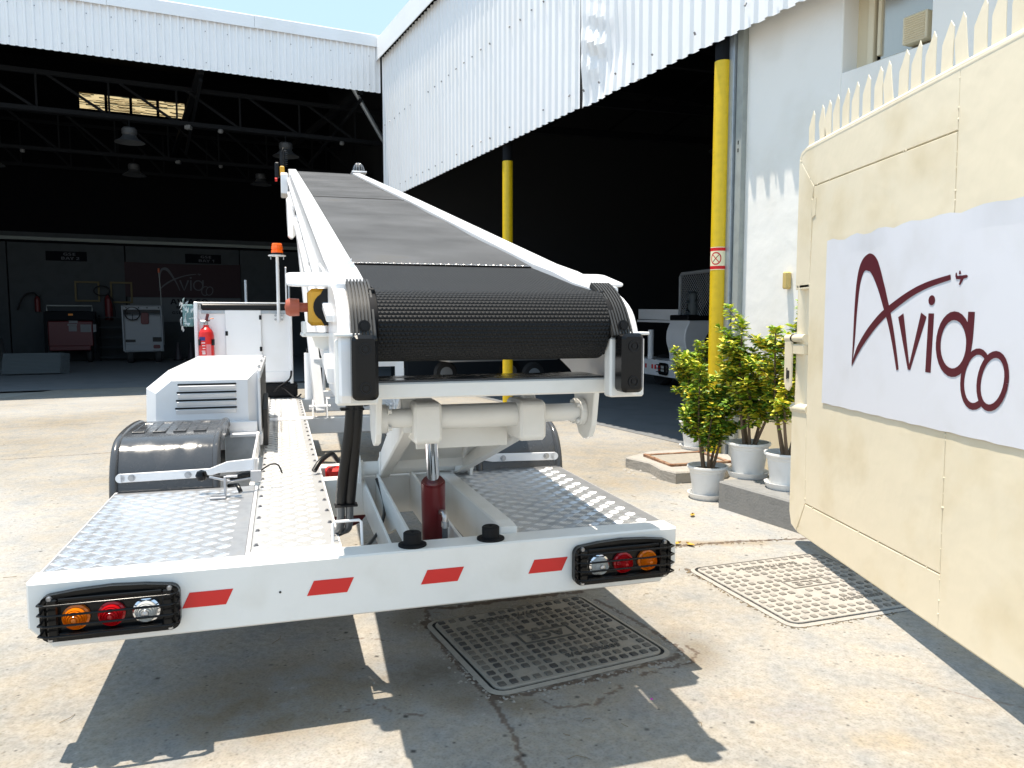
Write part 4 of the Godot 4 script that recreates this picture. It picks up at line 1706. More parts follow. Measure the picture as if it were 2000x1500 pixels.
func tail_light(t: Node3D, xc: float, order: Array) -> void:
	var w := .202
	var hb := mb()
	var out := PackedVector2Array()
	out.append_array(arc(Vector2(xc - w + .03, .423), Vector2(.03, .03), 270, 180, 4))
	out.append_array(arc(Vector2(xc - w + .03, .512), Vector2(.03, .03), 180, 100, 4))
	out.append(Vector2(xc - .1, .551))
	out.append(Vector2(xc, .556))
	out.append(Vector2(xc + .1, .551))
	out.append_array(arc(Vector2(xc + w - .03, .512), Vector2(.03, .03), 80, 0, 4))
	out.append_array(arc(Vector2(xc + w - .03, .423), Vector2(.03, .03), 0, -90, 4))
	hb.prism(out, .001, .022, .006)
	var hs := obj("tail_light", hb, M.black_gloss, t)
	# raised rim
	var rb := mb()
	var ins := MB.inset(out, .014)
	if absf(MB.area(ins)) > absf(MB.area(out)):
		ins = MB.inset(out, -.014)
	for i in out.size():
		var j := (i + 1) % out.size()
		rb.quad(Vector3(out[i].x, out[i].y, .02), Vector3(out[j].x, out[j].y, .02), Vector3(out[j].x, out[j].y, .036), Vector3(out[i].x, out[i].y, .036), Vector3(out[i].x - xc, out[i].y - .46, 0))
		rb.quad(Vector3(out[i].x, out[i].y, .036), Vector3(out[j].x, out[j].y, .036), Vector3(ins[j].x, ins[j].y, .036), Vector3(ins[i].x, ins[i].y, .036), Vector3.BACK)
		rb.quad(Vector3(ins[i].x, ins[i].y, .036), Vector3(ins[j].x, ins[j].y, .036), Vector3(ins[j].x, ins[j].y, .02), Vector3(ins[i].x, ins[i].y, .02), Vector3(xc - ins[i].x, .46 - ins[i].y, 0))
	for sx in [-.165, .165]:
		rb.box(Vector3(xc + sx, .465, .03), Vector3(.03, .13, .03), .004)
	rb.box(Vector3(xc, .525, .03), Vector3(.30, .012, .02), .003)
	rb.box(Vector3(xc, .414, .028), Vector3(.30, .014, .03), .003)
	obj("rim", rb, M.black_gloss, hs)
	for k in 3:
		var x: float = xc + (k - 1) * .1015
		var lb := mb()
		var bas := Basis(Vector3.RIGHT, PI / 2)
		lb.lathe([Vector2(.040, 0), Vector2(.040, .012), Vector2(.034, .016), Vector2(.033, .026), Vector2(.030, .034), Vector2(.0285, .031), Vector2(.026, .039), Vector2(.0235, .035), Vector2(.020, .043), Vector2(.0175, .038), Vector2(.013, .045), Vector2(.010, .040), Vector2(.006, .046), Vector2(.0, .046)], 28, Vector3(x, .465, .022), bas)
		obj("lamp", lb, order[k], hs)
		if order[k] == M.lens_clear:
			var cb := mb()
			cb.lathe([Vector2(.012, 0), Vector2(.010, .006), Vector2(0, .008)], 16, Vector3(x, .465, .066), bas)
			obj("bulb", cb, M.steel, hs)
			var c2 := mb()
			c2.lathe([Vector2(.041, 0), Vector2(.041, .013), Vector2(.034, .0165)], 24, Vector3(x, .465, .0225), bas)
			obj("lamp_ring", c2, M.chrome, hs)
	for y in [.522, .490, .457, .424]:
		var gb := mb()
		var e := .196
		gb.tube([Vector3(xc - e, y, .03), Vector3(xc - e - .004, y, .062), Vector3(xc - e + .02, y, .076), Vector3(xc + e - .02, y, .076), Vector3(xc + e + .004, y, .062), Vector3(xc + e, y, .03)], .0038, 6)
		obj("guard_bar", gb, M.black_gloss, hs)
	for q in [[-.172, .532], [.172, .532], [-.172, .403], [.172, .403]]:
		var sb := mb()
		sb.cyl(Vector3(xc + q[0], q[1], .034), Vector3(xc + q[0], q[1], .044), .0095, 10, -1, .003)
		obj("screw", sb, M.steel, hs)

func hexbolt(p: Vector3, ax: Vector3, r: float, h: float) -> MB:
	var b := mb()
	b.cyl(p, p + ax * h * .25, r * 1.5, 14)
	b.cyl(p + ax * h * .25, p + ax * h, r, 6)
	return b

func build_loader() -> void:
	var t := thing("belt_loader", "white airport belt loader with raised black conveyor, seen from its tail", "belt loader", Vector3(-.432, 0, -2.659), deg_to_rad(16.8))
	# ---- rear bumper beam
	var b := mb()
	b.prism(poly([-1.133, .43, -1.065, .360, 1.065, .360, 1.133, .43, 1.133, .575, -1.133, .575]), 0.0, -.118, .006)
	obj("rear_bumper", b, M.white_frame, t)
	for s in [[-.685, -.525], [-.287, -.127], [.109, .268], [.515, .672]]:
		var sb := mb()
		sb.prism(poly([s[0], .447, s[1] - .024, .447, s[1], .498, s[0] + .024, .498]), .0005, .0016)
		obj("reflective_sticker", sb, M.red, t)
	tail_light(t, -.888, [M.amber, M.lens_red, M.lens_clear])
	tail_light(t, .889, [M.lens_clear, M.lens_red, M.amber])
	for q in [[.09, .062], [.385, .058]]:
		var rb := mb()
		rb.lathe([Vector2(.052, 0), Vector2(.052, .006), Vector2(.046, .008), Vector2(.033, .009), Vector2(.033, .046), Vector2(.029, .050), Vector2(.008, .050), Vector2(0, .046)], 24, P(q[0], .575, q[1]))
		obj("rubber_stop", rb, M.rubber, t)
	var hb := mb()
	hb.cyl(Vector3(-.375, .47, .001), Vector3(-.375, .47, .002), .004, 10)
	obj("drain_hole", hb, M.gap, t)
	# ---- deck
	var plates := [[-1.122, -.492, .12, 1.30], [.50, 1.13, .12, 1.36]]
	for k in 2:
		var q = plates[k]
		var pb := mb()
		pb.box(P((q[0] + q[1]) * .5, .568, (q[2] + q[3]) * .5), Vector3(q[1] - q[0], .008, q[3] - q[2]), .001)
		var po := obj("deck_plate", pb, M.alu, t)
		stuff(obj("tread", treads(q[0], q[1], q[2], q[3], 0.572, .052, .044, .0058, .0016), M.alu_bar, po))
	for q in plates:
		var eb := mb()
		var outer: float = q[0] if q[0] < 0.0 else q[1]
		eb.box(P(outer, .545, .72), Vector3(.012, .05, 1.26), .002)
		eb.box(P((q[0] + q[1]) * .5, .545, q[3] + .004), Vector3(q[1] - q[0], .05, .008), .001)
		obj("deck_edge", eb, M.white, t)
	for q in [[-1.12, -.162], [.50, 1.13]]:
		var db := mb()
		db.box(P((q[0] + q[1]) * .5, .548, .135), Vector3(q[1] - q[0], .030, .05), .002)
		obj("deck_bearer", db, M.white_frame, t)
	var eb2 := mb()
	eb2.box(P(-.482, .562, .70), Vector3(.014, .03, 1.18), .002)
	obj("deck_divider", eb2, M.white, t)
	var wk := mb()
	wk.box(P(-.318, .576, 2.93), Vector3(.306, .008, 5.58), .001)
	var wo := obj("walkway", wk, M.alu_walk, t)
	stuff(obj("tread", treads(-.468, -.168, .155, 5.7, 0.580, .050, .042, .0056, .0016), M.alu_walk_bar, wo))
	var lip := mb()
	lip.box(P(-.318, .5685, .128), Vector3(.312, .02, .018), .002)
	lip.box(P(-.161, .55, 2.9), Vector3(.008, .052, 5.6), .001)
	obj("walkway_edge", lip, M.white, t)
	var bm := hexbolt(Vector3.ZERO, Vector3.UP, .0065, .008).mesh()
	for k in 26:
		for x in [-.455, -.18]:
			inst("bolt", bm, M.bolt, wo, Transform3D(Basis(Vector3.UP, k * .7), P(x, .580, .20 + k * .20 + (.05 if x > -.3 else 0.0))))
	# ---- chassis
	var ch := mb()
	ch.box(P(.03, .475, 1.37), Vector3(1.1, .20, .075), .006)
	obj("cross_member", ch, M.white_frame, t)
	var ch2 := mb()
	ch2.box(P(.05, .52, 1.75), Vector3(1.1, .10, .09), .006)
	obj("cross_member", ch2, M.white_frame, t)
	var ch3 := mb()
	ch3.box(P(.15, .53, 3.78), Vector3(1.2, .13, .12), .006)
	obj("cross_member", ch3, M.white, t)
	var ch4 := mb()
	ch4.box(P(.2, .50, 5.6), Vector3(1.3, .14, .12), .006)
	obj("cross_member", ch4, M.white, t)
	for x in [-.47]:
		var rl0 := mb()
		rl0.box(P(x, .50, 2.0), Vector3(.09, .12, 3.7), .004)
		obj("chassis_rail", rl0, M.white_frame, t)
	for x in [-.215, .62]:
		var rl := mb()
		rl.box(P(x, .47, 3.7), Vector3(.07, .17, 4.7), .005)
		obj("chassis_rail", rl, M.white_frame, t)
	# sloped rails to the bumper and the gusset plates that hold the ram
	var r1 := mb()
	r1.prism(poly([.118, .40, .118, .60, .20, .606, 1.335, .585, 1.335, .38]), 0, .075, .006, side(.435))
	obj("longitudinal_beam", r1, M.white_frame, t)
	for q in [.105, .285]:
		var g := mb()
		g.prism(poly([.12, .40, .12, .565, .22, .565, .60, .575, 1.33, .60, 1.33, .40, .85, .40, .60, .49, .42, .49, .34, .40]), 0, .014, .002, side(q))
		obj("gusset_plate", g, M.white_frame, t)
	var g3 := mb()
	g3.prism(poly([.12, .40, .12, .50, 1.33, .56, 1.33, .40]), 0, .012, .002, side(.04))
	obj("gusset_plate", g3, M.white_frame, t)
	# underbody
	var ub := mb()
	ub.box(P(-.84, .47, .72), Vector3(.05, .17, 1.16), .004)
	ub.box(P(.84, .47, .72), Vector3(.05, .17, 1.16), .004)
	ub.box(P(-.5, .46, .72), Vector3(.04, .18, 1.16), .004)
	obj("deck_bearer", ub, M.white_frame, t)
	var tk := mb()
	tk.box(P(-.72, .36, 4.2), Vector3(.8, .44, 2.6), .02)
	tk.box(P(.88, .38, 4.2), Vector3(.46, .34, 2.8), .02)
	obj("side_tank", tk, M.white, t)
	# axle and wheels
	var ax := mb()
	ax.cyl(P(-.85, .33, 1.85), P(.85, .33, 1.85), .055, 16)
	ax.lathe([Vector2(0, -.15), Vector2(.08, -.14), Vector2(.15, -.07), Vector2(.165, 0), Vector2(.15, .07), Vector2(.08, .14), Vector2(0, .15)], 22, P(-.03, .36, 1.78), Basis(Vector3.RIGHT, PI / 2))
	obj("axle", ax, M.maroon, t)
	for q in [[-.92, 1.85], [.92, 1.85], [-.92, 6.2], [.92, 6.2]]:
		var wb := mb()
		var bas := Basis(Vector3.BACK, PI / 2)
		wb.lathe([Vector2(.17, -.12), Vector2(.29, -.125), Vector2(.325, -.10), Vector2(.333, -.05), Vector2(.333, .05), Vector2(.325, .10), Vector2(.29, .125), Vector2(.17, .12)], 30, P(q[0], .333, q[1]), bas)
		var wh := obj("wheel", wb, M.tyre, t)
		var rm := mb()
		rm.lathe([Vector2(0, -.06), Vector2(.06, -.07), Vector2(.10, -.04), Vector2(.172, -.115), Vector2(.172, .115), Vector2(.10, .04), Vector2(.06, .07), Vector2(0, .06)], 24, P(q[0], .333, q[1]), bas)
		obj("rim", rm, M.wheel_rim, wh)
	# ---- mudguards with stay bars
	for sg in [-1.0, 1.0]:
		var xo := 1.15 if sg > 0 else -1.15
		var xi: float = .66 * sg
		var path := []
		for e in [[1.345, .48], [1.355, .60], [1.39, .70], [1.455, .772], [1.56, .806], [1.78, .818], [2.05, .815], [2.2, .795], [2.29, .73], [2.34, .60], [2.345, .48]]:
			path.append(Vector2(e[0], e[1]))
		path = smooth(path, 4)
		path.reverse()
		var fb := ribbon(path, minf(xo, xi), maxf(xo, xi), .02)
		var fo := obj("mudguard", fb, M.fender, t)
		# rounded shoulders and side lips
		for xx in [xo, xi]:
			var lb := mb()
			var tp := []
			for e in path:
				tp.append(P(xx + (.014 if xx < (xo + xi) * .5 else -.014), e.y - .010, e.x))
			lb.tube(tp, .02, 10)
			var mid := Vector2(1.845, .45)
			for i in path.size() - 1:
				var p: Vector2 = path[i]
				var q2: Vector2 = path[i + 1]
				var pi2: Vector2 = p.move_toward(mid, .07)
				var qi2: Vector2 = q2.move_toward(mid, .07)
				lb.quad(P(xx, p.y - .01, p.x), P(xx, q2.y - .01, q2.x), P(xx, qi2.y, qi2.x), P(xx, pi2.y, pi2.x), Vector3(signf(xx - (xo + xi) * .5), 0, 0))
			obj("side_lip", lb, M.fender, fo)
		for k in 4:
			var x: float = lerpf(xo, xi, (k + .9) / 5.0)
			var rb := mb()
			for e in [-.026, .026]:
				rb.box(P(x + e, .816, 1.80), Vector3(.010, .010, .36), .0045)
			for e in [1.62, 1.98]:
				rb.box(P(x, .816, e), Vector3(.06, .009, .010), .004)
			obj("moulded_rib", rb, M.fender, fo)
		var st := mb()
		var x_in: float = .50 * sg if sg > 0 else -.475
		var pl := PackedVector2Array()
		if sg < 0:
			pl = poly([-1.10, .618, -.72, .622, -.66, .640, -.475, .645, -.475, .705, -.62, .695, -.70, .665, -1.10, .660])
			pl[0] = Vector2(-1.10, .618)
		else:
			pl = poly([.48, .63, .66, .635, .74, .620, 1.10, .612, 1.10, .655, .74, .664, .66, .695, .48, .69])
		st.prism(pl, -1.325, -1.336, .002)
		var rnd := -1.10 * (1.0 if sg < 0 else -1.0)
		st.cyl(P(rnd, (.639 if sg < 0 else .6335), 1.325), P(rnd, (.639 if sg < 0 else .6335), 1.336), .0215, 20)
		var so := obj("stay_bar", st, M.white, t)
		for x in ([-1.05, -.80] if sg < 0 else [.80, 1.05]):
			inst("bolt", hexbolt(Vector3.ZERO, Vector3.BACK, .011, .016).mesh(), M.steel, so, Transform3D(Basis.IDENTITY, P(x, .640 if sg < 0 else .637, 1.325)))
	# box between mudguard and walkway
	var ib := mb()
	ib.box(P(-.57, .70, 2.2), Vector3(.17, .02, .06), .003)
	ib.box(P(-.495, .66, 1.75), Vector3(.012, .11, .95), .002)
	obj("inner_panel", ib, M.white, t)
	var ib2 := mb()
	ib2.box(P(-.585, .60, 2.2), Vector3(.2, .2, .02), .002)
	obj("grey_panel", ib2, M.galv, t)
	# ---- engine cover
	var ec := mb()
	ec.prism(poly([-1.135, .60, -.49, .60, -.49, 1.09, -1.00, 1.09, -1.125, .985]), -2.27, -4.25, .06)
	var eo := obj("engine_cover", ec, M.white, t)
	var ef := mb()
	ef.box(P(-.80, .69, 2.262), Vector3(.60, .17, .03), .004)
	obj("front_skirt", ef, M.white, eo)
	for k in 4:
		var yy := 1.005 - k * .0475
		var lb := mb()
		lb.prism(rrect(-.945 - k * .006, yy - .004, -.615, yy + .006, .004), -2.268, -2.262)
		obj("louvre_slot", lb, M.gap, eo)
		var lv := mb()
		lv.prism(poly([0, 0, .018, -.006, .006, -.028, 0, -.030]), 0, .32 + k * .006, .002, Transform3D(Basis(Vector3.BACK, Vector3.UP, Vector3.LEFT), P(-.62, yy - .003, 2.270)))
		obj("louvre", lv, M.white, eo)
	var sp := mb()
	sp.box(P(-.485, .85, 2.40), Vector3(.016, .44, .22), .004)
	sp.box(P(-.480, 1.06, 3.2), Vector3(.016, .05, 1.9), .004)
	sp.box(P(-.480, .66, 3.2), Vector3(.016, .07, 1.9), .004)
	obj("side_frame", sp, M.white, eo)
	var sg2 := mb()
	sg2.box(P(-.481, .86, 3.2), Vector3(.012, .34, 1.7), .002)
	obj("radiator_grille", sg2, M.iron, eo)
	for k in 3:
		var hb2 := mb()
		hb2.cyl(P(-.488, 1.093, 2.45 + k * .7), P(-.488, 1.093, 2.55 + k * .7), .010, 8)
		obj("hinge", hb2, M.steel, eo)
	var pf := mb()
	pf.box(P(-.458, .72, 2.75), Vector3(.03, .26, .5), .004, Basis(Vector3.RIGHT, .12))
	obj("perforated_angle", pf, M.iron, eo)
	# ---- lever valve on the deck
	var vb := mb()
	vb.tube([P(-.60, .645, 1.16), P(-.54, .655, 1.17), P(-.48, .655, 1.18)], [.010, .018, .014], 8)
	vb.lathe([Vector2(0, -.028), Vector2(.02, -.02), Vector2(.028, 0), Vector2(.02, .02), Vector2(0, .028)], 16, P(-.725, .66, 1.18))
	vb.tube([P(-.70, .655, 1.18), P(-.62, .648, 1.17)], .007, 8)
	var vo := obj("lever_valve", vb, M.black_gloss, t)
	var vh := mb()
	vh.tube([P(-.6, .62, 1.1), P(-.56, .63, 1.06), P(-.545, .60, 1.04)], .010, 8)
	obj("lever_hook", vh, M.black_gloss, vo)
	var vc := mb()
	vc.tube(smooth([P(-.47, .66, 1.18), P(-.42, .69, 1.2), P(-.38, .69, 1.2), P(-.36, .65, 1.18)], 4), .004, 6)
	obj("lever_cable", vc, M.black, vo)
	var vs := mb()
	vs.tube([P(-.69, .655, 1.165), P(-.6, .63, 1.16), P(-.50, .64, 1.17)], .006, 6)
	vs.box(P(-.615, .625, 1.09), Vector3(.012, .09, .03), .002)
	vs.box(P(-.59, .665, 1.10), Vector3(.06, .01, .03), .002)
	vs.box(P(-.645, .580, 1.05), Vector3(.07, .010, .05), .002)
	vs.box(P(-.48, .65, 1.15), Vector3(.05, .055, .01), .003)
	obj("lever_bracket", vs, M.steel, vo)
	# ---- conveyor
	var dc := Vector2(-.335, 1.378)
	var pth := []
	pth.append(Vector2(.33, belt_y(.33)))
	pth.append(Vector2(.1, belt_y(.1) + .001))
	pth.append(Vector2(-.12, belt_y(-.12)))
	for k in 15:
		var a := deg_to_rad(lerpf(101, 268, k / 14.0))
		pth.append(dc + Vector2(cos(a), sin(a)) * .108)
	pth.append(Vector2(-.1, 1.28))
	pth.append(Vector2(.3, 1.38))
	pth.append(Vector2(1.2, 1.60))
	var bx0 := -.082
	var bx1 := .638
	var bo := obj("tail_belt", ribbon(pth, bx0, bx1, .010), M.belt, t)
	bo.set_meta("label", "black rough topped belt wrapped round the tail drum")
	var segs := [[8.285, 3.64], [3.632, .345]]
	for s in segs:
		var q := []
		var n := 12
		for k in n + 1:
			var l := lerpf(s[0], s[1], float(k) / n)
			q.append(Vector2(l, belt_y(l) + (.003 if s[0] < 4.0 else -.003) + .004 * sin(k * 1.3)))
		obj("belt", ribbon(q, bx0, bx1, .009), M.belt_top, t)
	var hq := []
	for k in 12:
		var a := deg_to_rad(lerpf(-70, 100, k / 11.0))
		hq.append(Vector2(8.285, 3.383 - .075) + Vector2(cos(a), sin(a)) * .075)
	obj("head_belt", ribbon(hq, bx0, bx1, .009), M.belt_top, t)
	var lc := mb()
	for k in 46:
		var x := bx0 + .008 + k * .01535
		lc.box(P(x, belt_y(.34) + .006, .34), Vector3(.006, .004, .024), .001, Basis(Vector3.UP, .5 if k % 2 else -.5))
	stuff(obj("belt_lacing", lc, M.steel, t))
	var lc2 := mb()
	lc2.box(P(.278, belt_y(3.64) + .004, 3.636), Vector3(.716, .004, .012), .001)
	obj("belt_lacing", lc2, M.iron, t)
	# drum with its end discs
	var dm := mb()
	dm.cyl(P(bx0 - .02, dc.y, -dc.x * -1.0), P(bx1 + .02, dc.y, -dc.x * -1.0), .097, 32)
	obj("tail_drum", dm, M.rubber, t)
	# side frames
	for sg in [-1.0, 1.0]:
		var xo := -.19 if sg < 0 else .746     # outer face
		var xi := -.088 if sg < 0 else .644     # belt side
		var top := []
		for e in [-.27, -.10, .10, .335, 1.2, 2.4, 3.644, 5.0, 6.6, 8.32]:
			top.append([e, belt_y(e)])
		var pl := PackedVector2Array()
		var fl := PackedVector2Array()
		for e in top:
			pl.append(Vector2(e[0], e[1] + (.018 if e[0] > 0.0 else -.004)))
			fl.append(Vector2(e[0], e[1] + (.020 if e[0] > 0.0 else (.010 if e[0] > -.2 else .014))))
		for i in range(top.size() - 1, -1, -1):
			pl.append(Vector2(top[i][0] + .06, top[i][1] - .275 + (.06 if i == top.size() - 1 else 0.0)))
			fl.append(Vector2(top[i][0], top[i][1] - .006))
		var wb := mb()
		var xa := xo if sg < 0 else xo - .012
		wb.prism(pl, 0, .012, .002, side(xa))
		var wo2 := obj("side_frame", wb, M.white, t)
		var fb := mb()
		fb.prism(fl, 0, absf(xi - xo), .004, side(minf(xo, xi)))
		obj("top_flange", fb, M.white, wo2)
		# lower rail and mid fold
		for e in [[-.268, .026], [-.09, .012]]:
			var tb := mb()
			for i in top.size() - 1:
				var a := P(xo + .006 * sg, top[i][1] + e[0], top[i][0] + .05)
				var c := P(xo + .006 * sg, top[i + 1][1] + e[0], top[i + 1][0] + .05)
				tb.bar(a, c, .04, e[1] * 2.0)
			obj("side_rail", tb, M.white, wo2)
		var bmesh := hexbolt(Vector3.ZERO, Vector3.RIGHT * sg, .010, .014).mesh()
		for k in 15:
			var l := .85 + k * .5
			inst("bolt", bmesh, M.bolt, wo2, Transform3D(Basis.IDENTITY, P(xo, belt_y(l) - .15, l)))
			if k % 2:
				inst("bolt", bmesh, M.bolt, wo2, Transform3D(Basis.IDENTITY, P(xo, belt_y(l + .12) - .18, l + .12)))
		# tail cheek
		var cb := mb()
		var prof := []
		for e in [[.30, 1.585], [.05, 1.535], [-.14, 1.515], [-.29, 1.485], [-.40, 1.43], [-.45, 1.345], [-.455, 1.28]]:
			prof.append(Vector2(e[0], e[1]))
		var cp := PackedVector2Array(smooth(prof, 4))
		for e in [[-.455, 1.18], [-.44, 1.158], [-.30, 1.155], [.02, 1.155], [.10, 1.20], [.30, 1.26], [.62, 1.36], [.62, 1.63]]:
			cp.append(Vector2(e[0], e[1]))
		cb.prism(cp, 0, .040 if sg < 0 else .024, .007, side(-.197 if sg < 0 else .714))
		obj("tail_cheek", cb, M.white, t)
		var rf := mb()   # bracket plate across the front of the cheek, behind the pad
		rf.box(P(.28 + sg * .425 , 1.245, -.41), Vector3(.12, .19, .05), .006)
		rf.box(P(.28 + sg * .452, 1.353, -.438), Vector3(.07, .010, .05), .003)
		obj("pad_bracket", rf, M.white_frame, t)
		var dk := mb()
		dk.box(P(.28 + sg * .37, 1.40, -.25), Vector3(.02, .18, .2), .004)
		obj("drum_bearing", dk, M.black, t)
		# ribbed rubber guard over the corner
		var gp := []
		for e in [[-.27, 1.513], [-.33, 1.487], [-.40, 1.436], [-.450, 1.365], [-.460, 1.345]]:
			gp.append(Vector2(e[0], e[1]))
		gp = smooth(gp, 8)
		var gx0 := -.160 if sg < 0 else .641
		var gb := ribbon(gp, gx0, gx0 + .070, .012)
		for k in 7:
			var rx := gx0 + .0015 + k * .0100
			var outer := []
			for i in gp.size():
				var dd: Vector2 = (gp[mini(i + 1, gp.size() - 1)] - gp[maxi(i - 1, 0)]).normalized()
				outer.append(gp[i] + Vector2(dd.y, -dd.x) * (.0075 + (.0012 if i % 2 else 0.0)))
			var rib := ribbon(outer, rx, rx + .0058, .0085)
			gb.v.append_array(rib.v); gb.n.append_array(rib.n); gb.uv.append_array(rib.uv)
		obj("ribbed_guard", gb, M.rib_rubber, t)
		inst("bolt", hexbolt(Vector3.ZERO, Vector3.BACK, .012, .010).mesh(), M.black, t, Transform3D(Basis.IDENTITY, P(gx0 + .035, 1.378, -.458)))
		# bumper pad
		var pb := mb()
		pb.prism(rrect(-.037, -.092, .037, .092, .016, 3), 0, .066, .010, Transform3D(Basis.IDENTITY, P(-.128 if sg < 0 else .692, 1.262, -.44)))
		var po := obj("bumper_pad", pb, M.black_gloss, t)
		for yy in [1.205, 1.315]:
			var db := mb()
			db.lathe([Vector2(.018, 0), Vector2(.018, .003), Vector2(.013, .003), Vector2(.012, -.004), Vector2(0, -.004)], 16, P(-.128 if sg < 0 else .692, yy, -.506), Basis(Vector3.RIGHT, PI / 2))
			db.cyl(P(-.128 if sg < 0 else .692, yy, -.50), P(-.128 if sg < 0 else .692, yy, -.509), .008, 6)
			obj("pad_bolt", db, M.black, po)
		# control shelf: plate above, tray below, yellow button box with mushroom button
		var sx: float = sg
		var cx := .28
		var shf := mb()
		var x_in2 := .445
		shf.prism(rrect(0, -.10, .165, .12, .03), 0, .012, .003, Transform3D(Basis(Vector3(sx, 0, 0), Vector3(0, .22, -.9755), Vector3(0, .9755 * sx, .22 * sx)), P(cx + sx * x_in2, 1.538, .08)))
		obj("shelf_plate", shf, M.white, t)
		var tr := mb()
		tr.box(P(cx + sx * .505, 1.345, .08), Vector3(.12, .012, .2), .004)
		tr.box(P(cx + sx * .555, 1.365, .08), Vector3(.012, .05, .2), .004)
		tr.prism(poly([0, 0, .085, 0, .075, -.035, 0, -.075]), 0, .012, .002, Transform3D(Basis(Vector3(sx, 0, 0), Vector3.UP, Vector3(0, 0, sx)), P(cx + sx * .445, 1.34, .02)))
		obj("shelf_tray", tr, M.white_frame, t)
		var yb := mb()
		yb.box(P(cx + sx * .503, 1.438, .06), Vector3(.076, .125, .12), .012)
		var yo := obj("button_box", yb, M.ctrl_yellow, t)
		var fb2 := mb()
		fb2.prism(PackedVector2Array([Vector2(cx + sx * .466, 1.377), Vector2(cx + sx * .49, 1.377)] + Array(arc(Vector2(cx + sx * .475, 1.438), Vector2(.05 * sx, .05), -60, 60, 8)) + [Vector2(cx + sx * .49, 1.5), Vector2(cx + sx * .466, 1.5)]), 0.0, .0025, 0, Transform3D(Basis.IDENTITY, P(0, 0, 0.0)))
		obj("box_face", fb2, M.black, yo)
		var mu := mb()
		mu.lathe([Vector2(.016, 0), Vector2(.016, .028), Vector2(.029, .028), Vector2(.031, .06), Vector2(.024, .072), Vector2(.0, .076)], 18, P(cx + sx * .541, 1.438, .06), Basis(Vector3.BACK, -sx * PI / 2))
		obj("stop_button", mu, M.button, yo)
	# little gusset fins on the left flange by the tail
	for l in [.18, .08]:
		var fn := mb()
		fn.prism(poly([0, 0, .035, 0, .035, .02]), 0, .005, .001, Transform3D(Basis.IDENTITY, P(-.135, belt_y(l) + .02, l)))
		obj("flange_fin", fn, M.white, t)
	# cross beam under the tail and slider bed
	var cbm := mb()
	cbm.box(P(.268, 1.178, -.22), Vector3(.862, .050, .20), .005)
	obj("tail_beam", cbm, M.white_frame, t)
	var cbt := mb()
	cbt.box(P(.268, 1.206, -.20), Vector3(.83, .006, .2), .001)
	obj("rubber_sheet", cbt, M.fender, t)
	var bed := mb()
	for i in 3:
		var la: float = [.25, 3.0, 5.6][i]
		var lb2: float = [3.0, 5.6, 8.2][i]
		bed.bar(P(.278, belt_y(la) - .075, la), P(.278, belt_y(lb2) - .075, lb2), .80, .09)
	obj("slider_bed", bed, M.white_frame, t)
	# ---- lift linkage
	var brk := mb()
	brk.prism(poly([-.06, 1.16, .16, 1.16, .13, 1.0, .10, .965, .05, .95, .0, .965, -.03, 1.0]), 0, .022, .003, side(-.048))
	obj("hanger_plate", brk, M.white_frame, t)
	var brk2 := mb()
	brk2.prism(poly([-.06, 1.16, .16, 1.16, .13, 1.0, .10, .955, .05, .94, .0, .955, -.03, 1.0]), 0, .022, .003, side(.752))
	obj("hanger_plate", brk2, M.white_frame, t)
	for x in [-.026, .725]:
		var fl2 := mb()
		fl2.cyl(P(x, 1.045, .05), P(x + .026, 1.045, .05), .052, 20, -1, .003)
		obj("flange_bearing", fl2, M.white_frame, t)
		for e in [[.036, .03], [-.036, .03], [.03, -.036], [-.03, -.036]]:
			inst("bolt", hexbolt(Vector3.ZERO, Vector3.RIGHT if x < .3 else Vector3.LEFT, .009, .014).mesh(), M.white_frame, t, Transform3D(Basis.IDENTITY, P(x + (.026 if x < .3 else 0.0), 1.045 + e[0], .05 + e[1])))
	var shf2 := mb()
	shf2.cyl(P(.0, 1.045, .05), P(.73, 1.045, .05), .034, 24)
	shf2.cyl(P(.13, 1.045, .05), P(.54, 1.045, .05), .045, 24)
	obj("pivot_shaft", shf2, M.white_frame, t)
	for e in [[.088, .188, 1.03], [.478, .578, 1.025]]:
		var bb := mb()
		bb.prism(PackedVector2Array(rrect(-.09, -.075, .10, .075, .025)), 0, e[1] - e[0], .010, Transform3D(side(e[0]).basis, P(e[0], e[2], .07)))
		obj("clevis_block", bb, M.white_frame, t)
	# arms of the A frame
	var arms := [[.055, 1.06, .12, .62], [.515, 1.05, .52, .62]]
	for a in arms:
		var ab := mb()
		var d := Vector2(1.32 - .08, a[3] - a[1]).normalized()
		var nn := d.orthogonal()
		var p0 := Vector2(.06, a[1])
		var p1 := Vector2(1.32, a[3])
		var pp := PackedVector2Array([p0 + nn * .07, p0 - nn * .07, p1 - nn * .05, p1 + d * .05, p1 + nn * .05])
		var old := ab.t
		ab.t = Transform3D(Basis.IDENTITY, Vector3.ZERO)
		ab.prism(pp, 0, .055, .006, side(a[0]))
		ab.t = old
		# splay towards the lower pivot
		for i in ab.v.size():
			var f := clampf((-ab.v[i].z - .06) / 1.26, 0, 1)
			ab.v[i].x += (a[2] - a[0]) * f
		obj("lift_arm", ab, M.white_frame, t)
	var web := mb()
	web.box(P(.315, .86, .64), Vector3(.42, .014, 1.0), .002, Basis(Vector3.RIGHT, -.33))
	web.box(P(.31, .70, 1.10), Vector3(.42, .09, .014), .002)
	web.box(P(.31, .955, .20), Vector3(.36, .10, .014), .002)
	obj("arm_web", web, M.white_frame, t)
	for x in [.26, .42]:
		var rb2 := mb()
		rb2.bar(P(x - .05, .99, .30), P(x + .08, .745, 1.0), .014, .07)
		obj("web_rib", rb2, M.white_frame, t)
	var ls := mb()
	ls.cyl(P(.03, .625, 1.31), P(.60, .625, 1.31), .036, 22)
	obj("lower_shaft", ls, M.white_frame, t)
